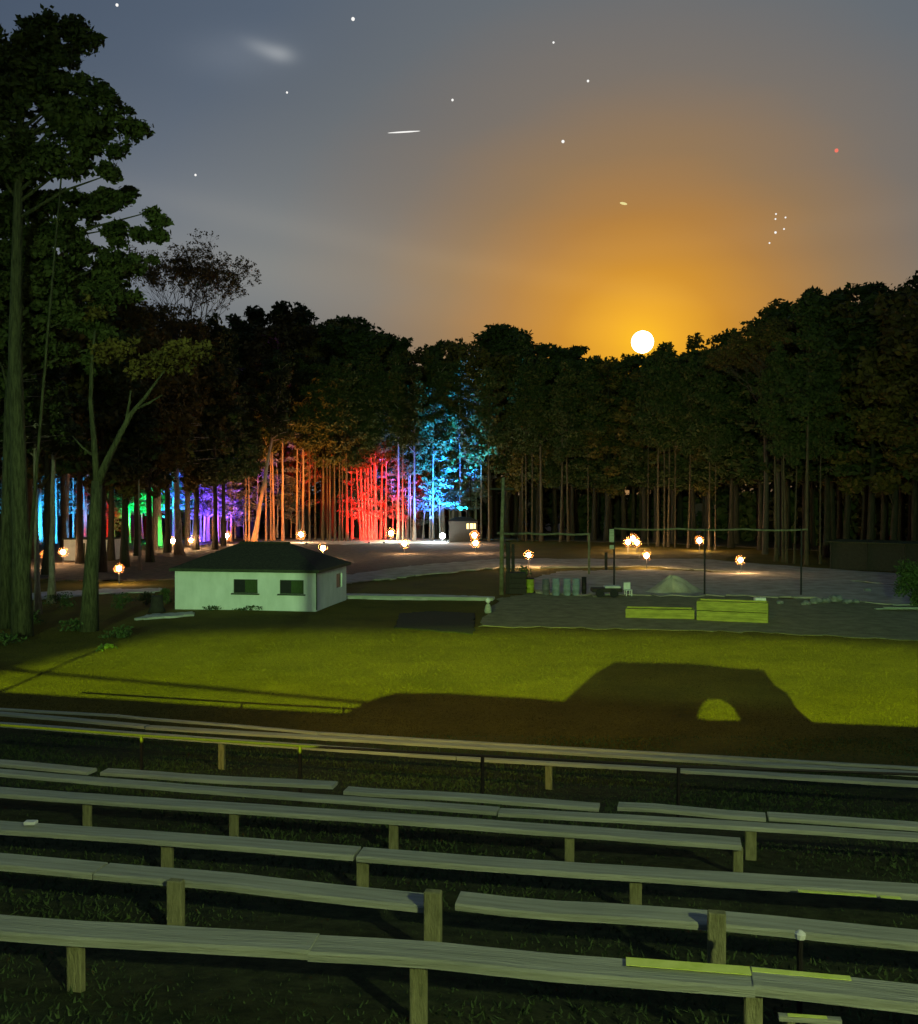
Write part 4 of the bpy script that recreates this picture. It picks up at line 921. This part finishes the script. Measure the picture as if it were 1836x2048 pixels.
# truck parked on the crest road
YT = -8
out = [(690, 1428), (740, 1402), (790, 1387), (900, 1388), (1060, 1397), (1128, 1404), (1160, 1375), (1190, 1348), (1232, 1325), (1380, 1328), (1480, 1338), (1526, 1340), (1545, 1368), (1572, 1385), (1590, 1415), (1625, 1445), (1680, 1475), (1640, 1490), (700, 1480)]
hole = [(1391, 1437), (1400, 1412), (1412, 1398), (1440, 1397), (1468, 1415), (1484, 1444), (1440, 1445)]
po = [backproject(x, y, YT) for x, y in out]; phh = [backproject(x, y, YT) for x, y in hole]
gT = gz(1.5, YT); o0 = Vector((1.5, YT, gT))
t = thing('parked_truck', o0, 'parked pickup truck on the road above the seating, behind the camera', 'truck')
po = [p - o0 for p in po]; ph_ = [p - o0 for p in phh]; DW = 1.7
def panel(outl, hol, y, th):
    bm = bmesh.new()
    for lp in (outl, hol):
        vs = [bm.verts.new((p[0], y, p[1])) for p in lp]
        for i in range(len(vs)): bm.edges.new((vs[i], vs[(i+1) % len(vs)]))
    bmesh.ops.triangle_fill(bm, use_beauty=True, edges=list(bm.edges))
    g = bmesh.ops.extrude_face_region(bm, geom=list(bm.faces))
    for v in g['geom']:
        if isinstance(v, bmesh.types.BMVert): v.co.y += th
    me = bpy.data.meshes.new('side_panel'); bm.to_mesh(me); bm.free(); return me
ol = [(p.x, p.z) for p in po]; hl = [(p.x, p.z) for p in ph_]
cxh = sum(a for a, _ in hl) / len(hl); czh = sum(b for _, b in hl) / len(hl)
link('side_panel', panel(ol, hl, 0, -.05), MAT['paint'], t)
far_h = [(cxh + (a - cxh) * 1.35 - .05, czh + (b - czh) * 1.5 + .30) for a, b in hl]
ol2 = [((p - o0).x, (p - o0).z) for p in [backproject(x, y, YT - DW) for x, y in out]]
hl2 = [((p - o0).x, (p - o0).z) for p in [backproject(x, y, YT - DW) for x, y in hole]]
link('side_panel', panel(ol2, hl2, -DW, .05), MAT['paint'], t)
m = MB(); kk = len(ol)
for i in range(kk - 2):
    (x0, z0), (x1, z1), (x2, z2), (x3, z3) = ol[i], ol[i + 1], ol2[i + 1], ol2[i]
    m.add([(x0, -.052, z0), (x1, -.052, z1), (x2, -DW + .052, z2), (x3, -DW + .052, z3)], [(0, 1, 2, 3)])
m.build('roof', MAT['paint'], t)
for x in (ol[0][0] + .9, ol[14][0] - .8):
    for y in (-.12, -DW + .12):
        o = MB().lathe([(.15, -.11), (.34, -.11), (.38, -.05), (.38, .05), (.34, .11), (.15, .11)], 18).build('wheel', MAT['tyre'], t, loc=(x, y, .38)); o.rotation_euler = (math.pi / 2, 0, 0)
# lamp housings and masts
def mast(l, lab, zg):
    p = l.location; t = thing('floodlight_mast', (p.x, p.y - .5, zg), lab, 'floodlight')
    MB().tube([(0, 0, -.2), (0, 0, p.z - zg + .2)], [.16, .1], 10).build('pole', MAT['steel'], t)
    MB().box(-.35, .35, .08, .3, p.z - zg - .3, p.z - zg + .3).build('housing', MAT['steel'], t, bevel=.03)
mast(FLOOD_A, 'mast with the yellow floodlight behind the added cutoff roof', gz(0, -35)); mast(FLOOD_B, 'mast with the green floodlight far behind the seating', gz(0, -48)); mast(FILL_D, 'mast added for the unseen warm fill light on the lawn', gz(0, -8.5)); mast(FLOOD_C, 'street lamp beside the road above the seating', gz(0, -13))

# ------------------------------------------------------------------ sky bodies
R = 1400.0
def sky_obj(px, py, rad_px, mat, name, lab, cat, group=None, sx=1.0, rot=0.0):
    d = ray(px, py).normalized(); r_ = rad_px / F0 * R
    bm = bmesh.new(); bmesh.ops.create_uvsphere(bm, u_segments=28 if rad_px > 5 else 8, v_segments=18 if rad_px > 5 else 6, radius=r_)
    me = bpy.data.meshes.new(name); bm.to_mesh(me); bm.free()
    me.polygons.foreach_set('use_smooth', [True] * len(me.polygons))
    o = link(name, me, mat, loc=Vector((0, 0, EYE)) + d * R); o.scale = (sx, 1, 1); o.rotation_euler = (0, rot, 0)
    return tag(o, lab, cat, group)
sky_obj(1285, 684, 21.5, MAT['moon'], 'moon', 'brilliant low moon touching the treetops', 'moon')
for x, y, s, lab in [(234, 10, 3.2, 'star near the top edge above the big pine'), (706, 38, 4.0, 'brightest star high in the upper middle of the sky'), (574, 185, 2.4, 'faint star below the small bright cloud'), (391, 350, 2.6, 'star right of the lower pine crown'),
                     (905, 200, 2.8, 'star in the upper centre above the short streak'), (1107, 85, 2.4, 'faint star near the top right of centre'), (1176, 162, 2.8, 'star upper right, below the faint top one'), (1126, 283, 3.6, 'bright star straight above the moon region')]:
    sky_obj(x, y, s * .8, MAT['star'], 'star', lab, 'star', 'single white stars')
for i, (x, y) in enumerate([(1552, 428), (1571, 435), (1551, 438), (1568, 458), (1551, 465), (1539, 486)]):
    sky_obj(x, y, 2.2 if i == 4 else 1.6, MAT['star'], 'star', ['top left star of the small cluster at right', 'top right star of the small cluster at right', 'second star down the left of the small cluster', 'right middle star of the small cluster', 'brightest star of the small cluster, low left', 'lowest star of the small cluster, trailing left'][i], 'star', 'stars of the small cluster')
sky_obj(1673, 301, 3.4, MAT['redstar'], 'star', 'red star high at the right', 'star')
sky_obj(1247, 407, 2.4, MAT['goldstar'], 'star', 'golden elongated star above the moon', 'star', None, 3.0, .2)
sky_obj(808, 264, 1.3, MAT['star'], 'meteor_trail', 'short thin white streak across the upper sky', 'meteor', None, 24, -.06)
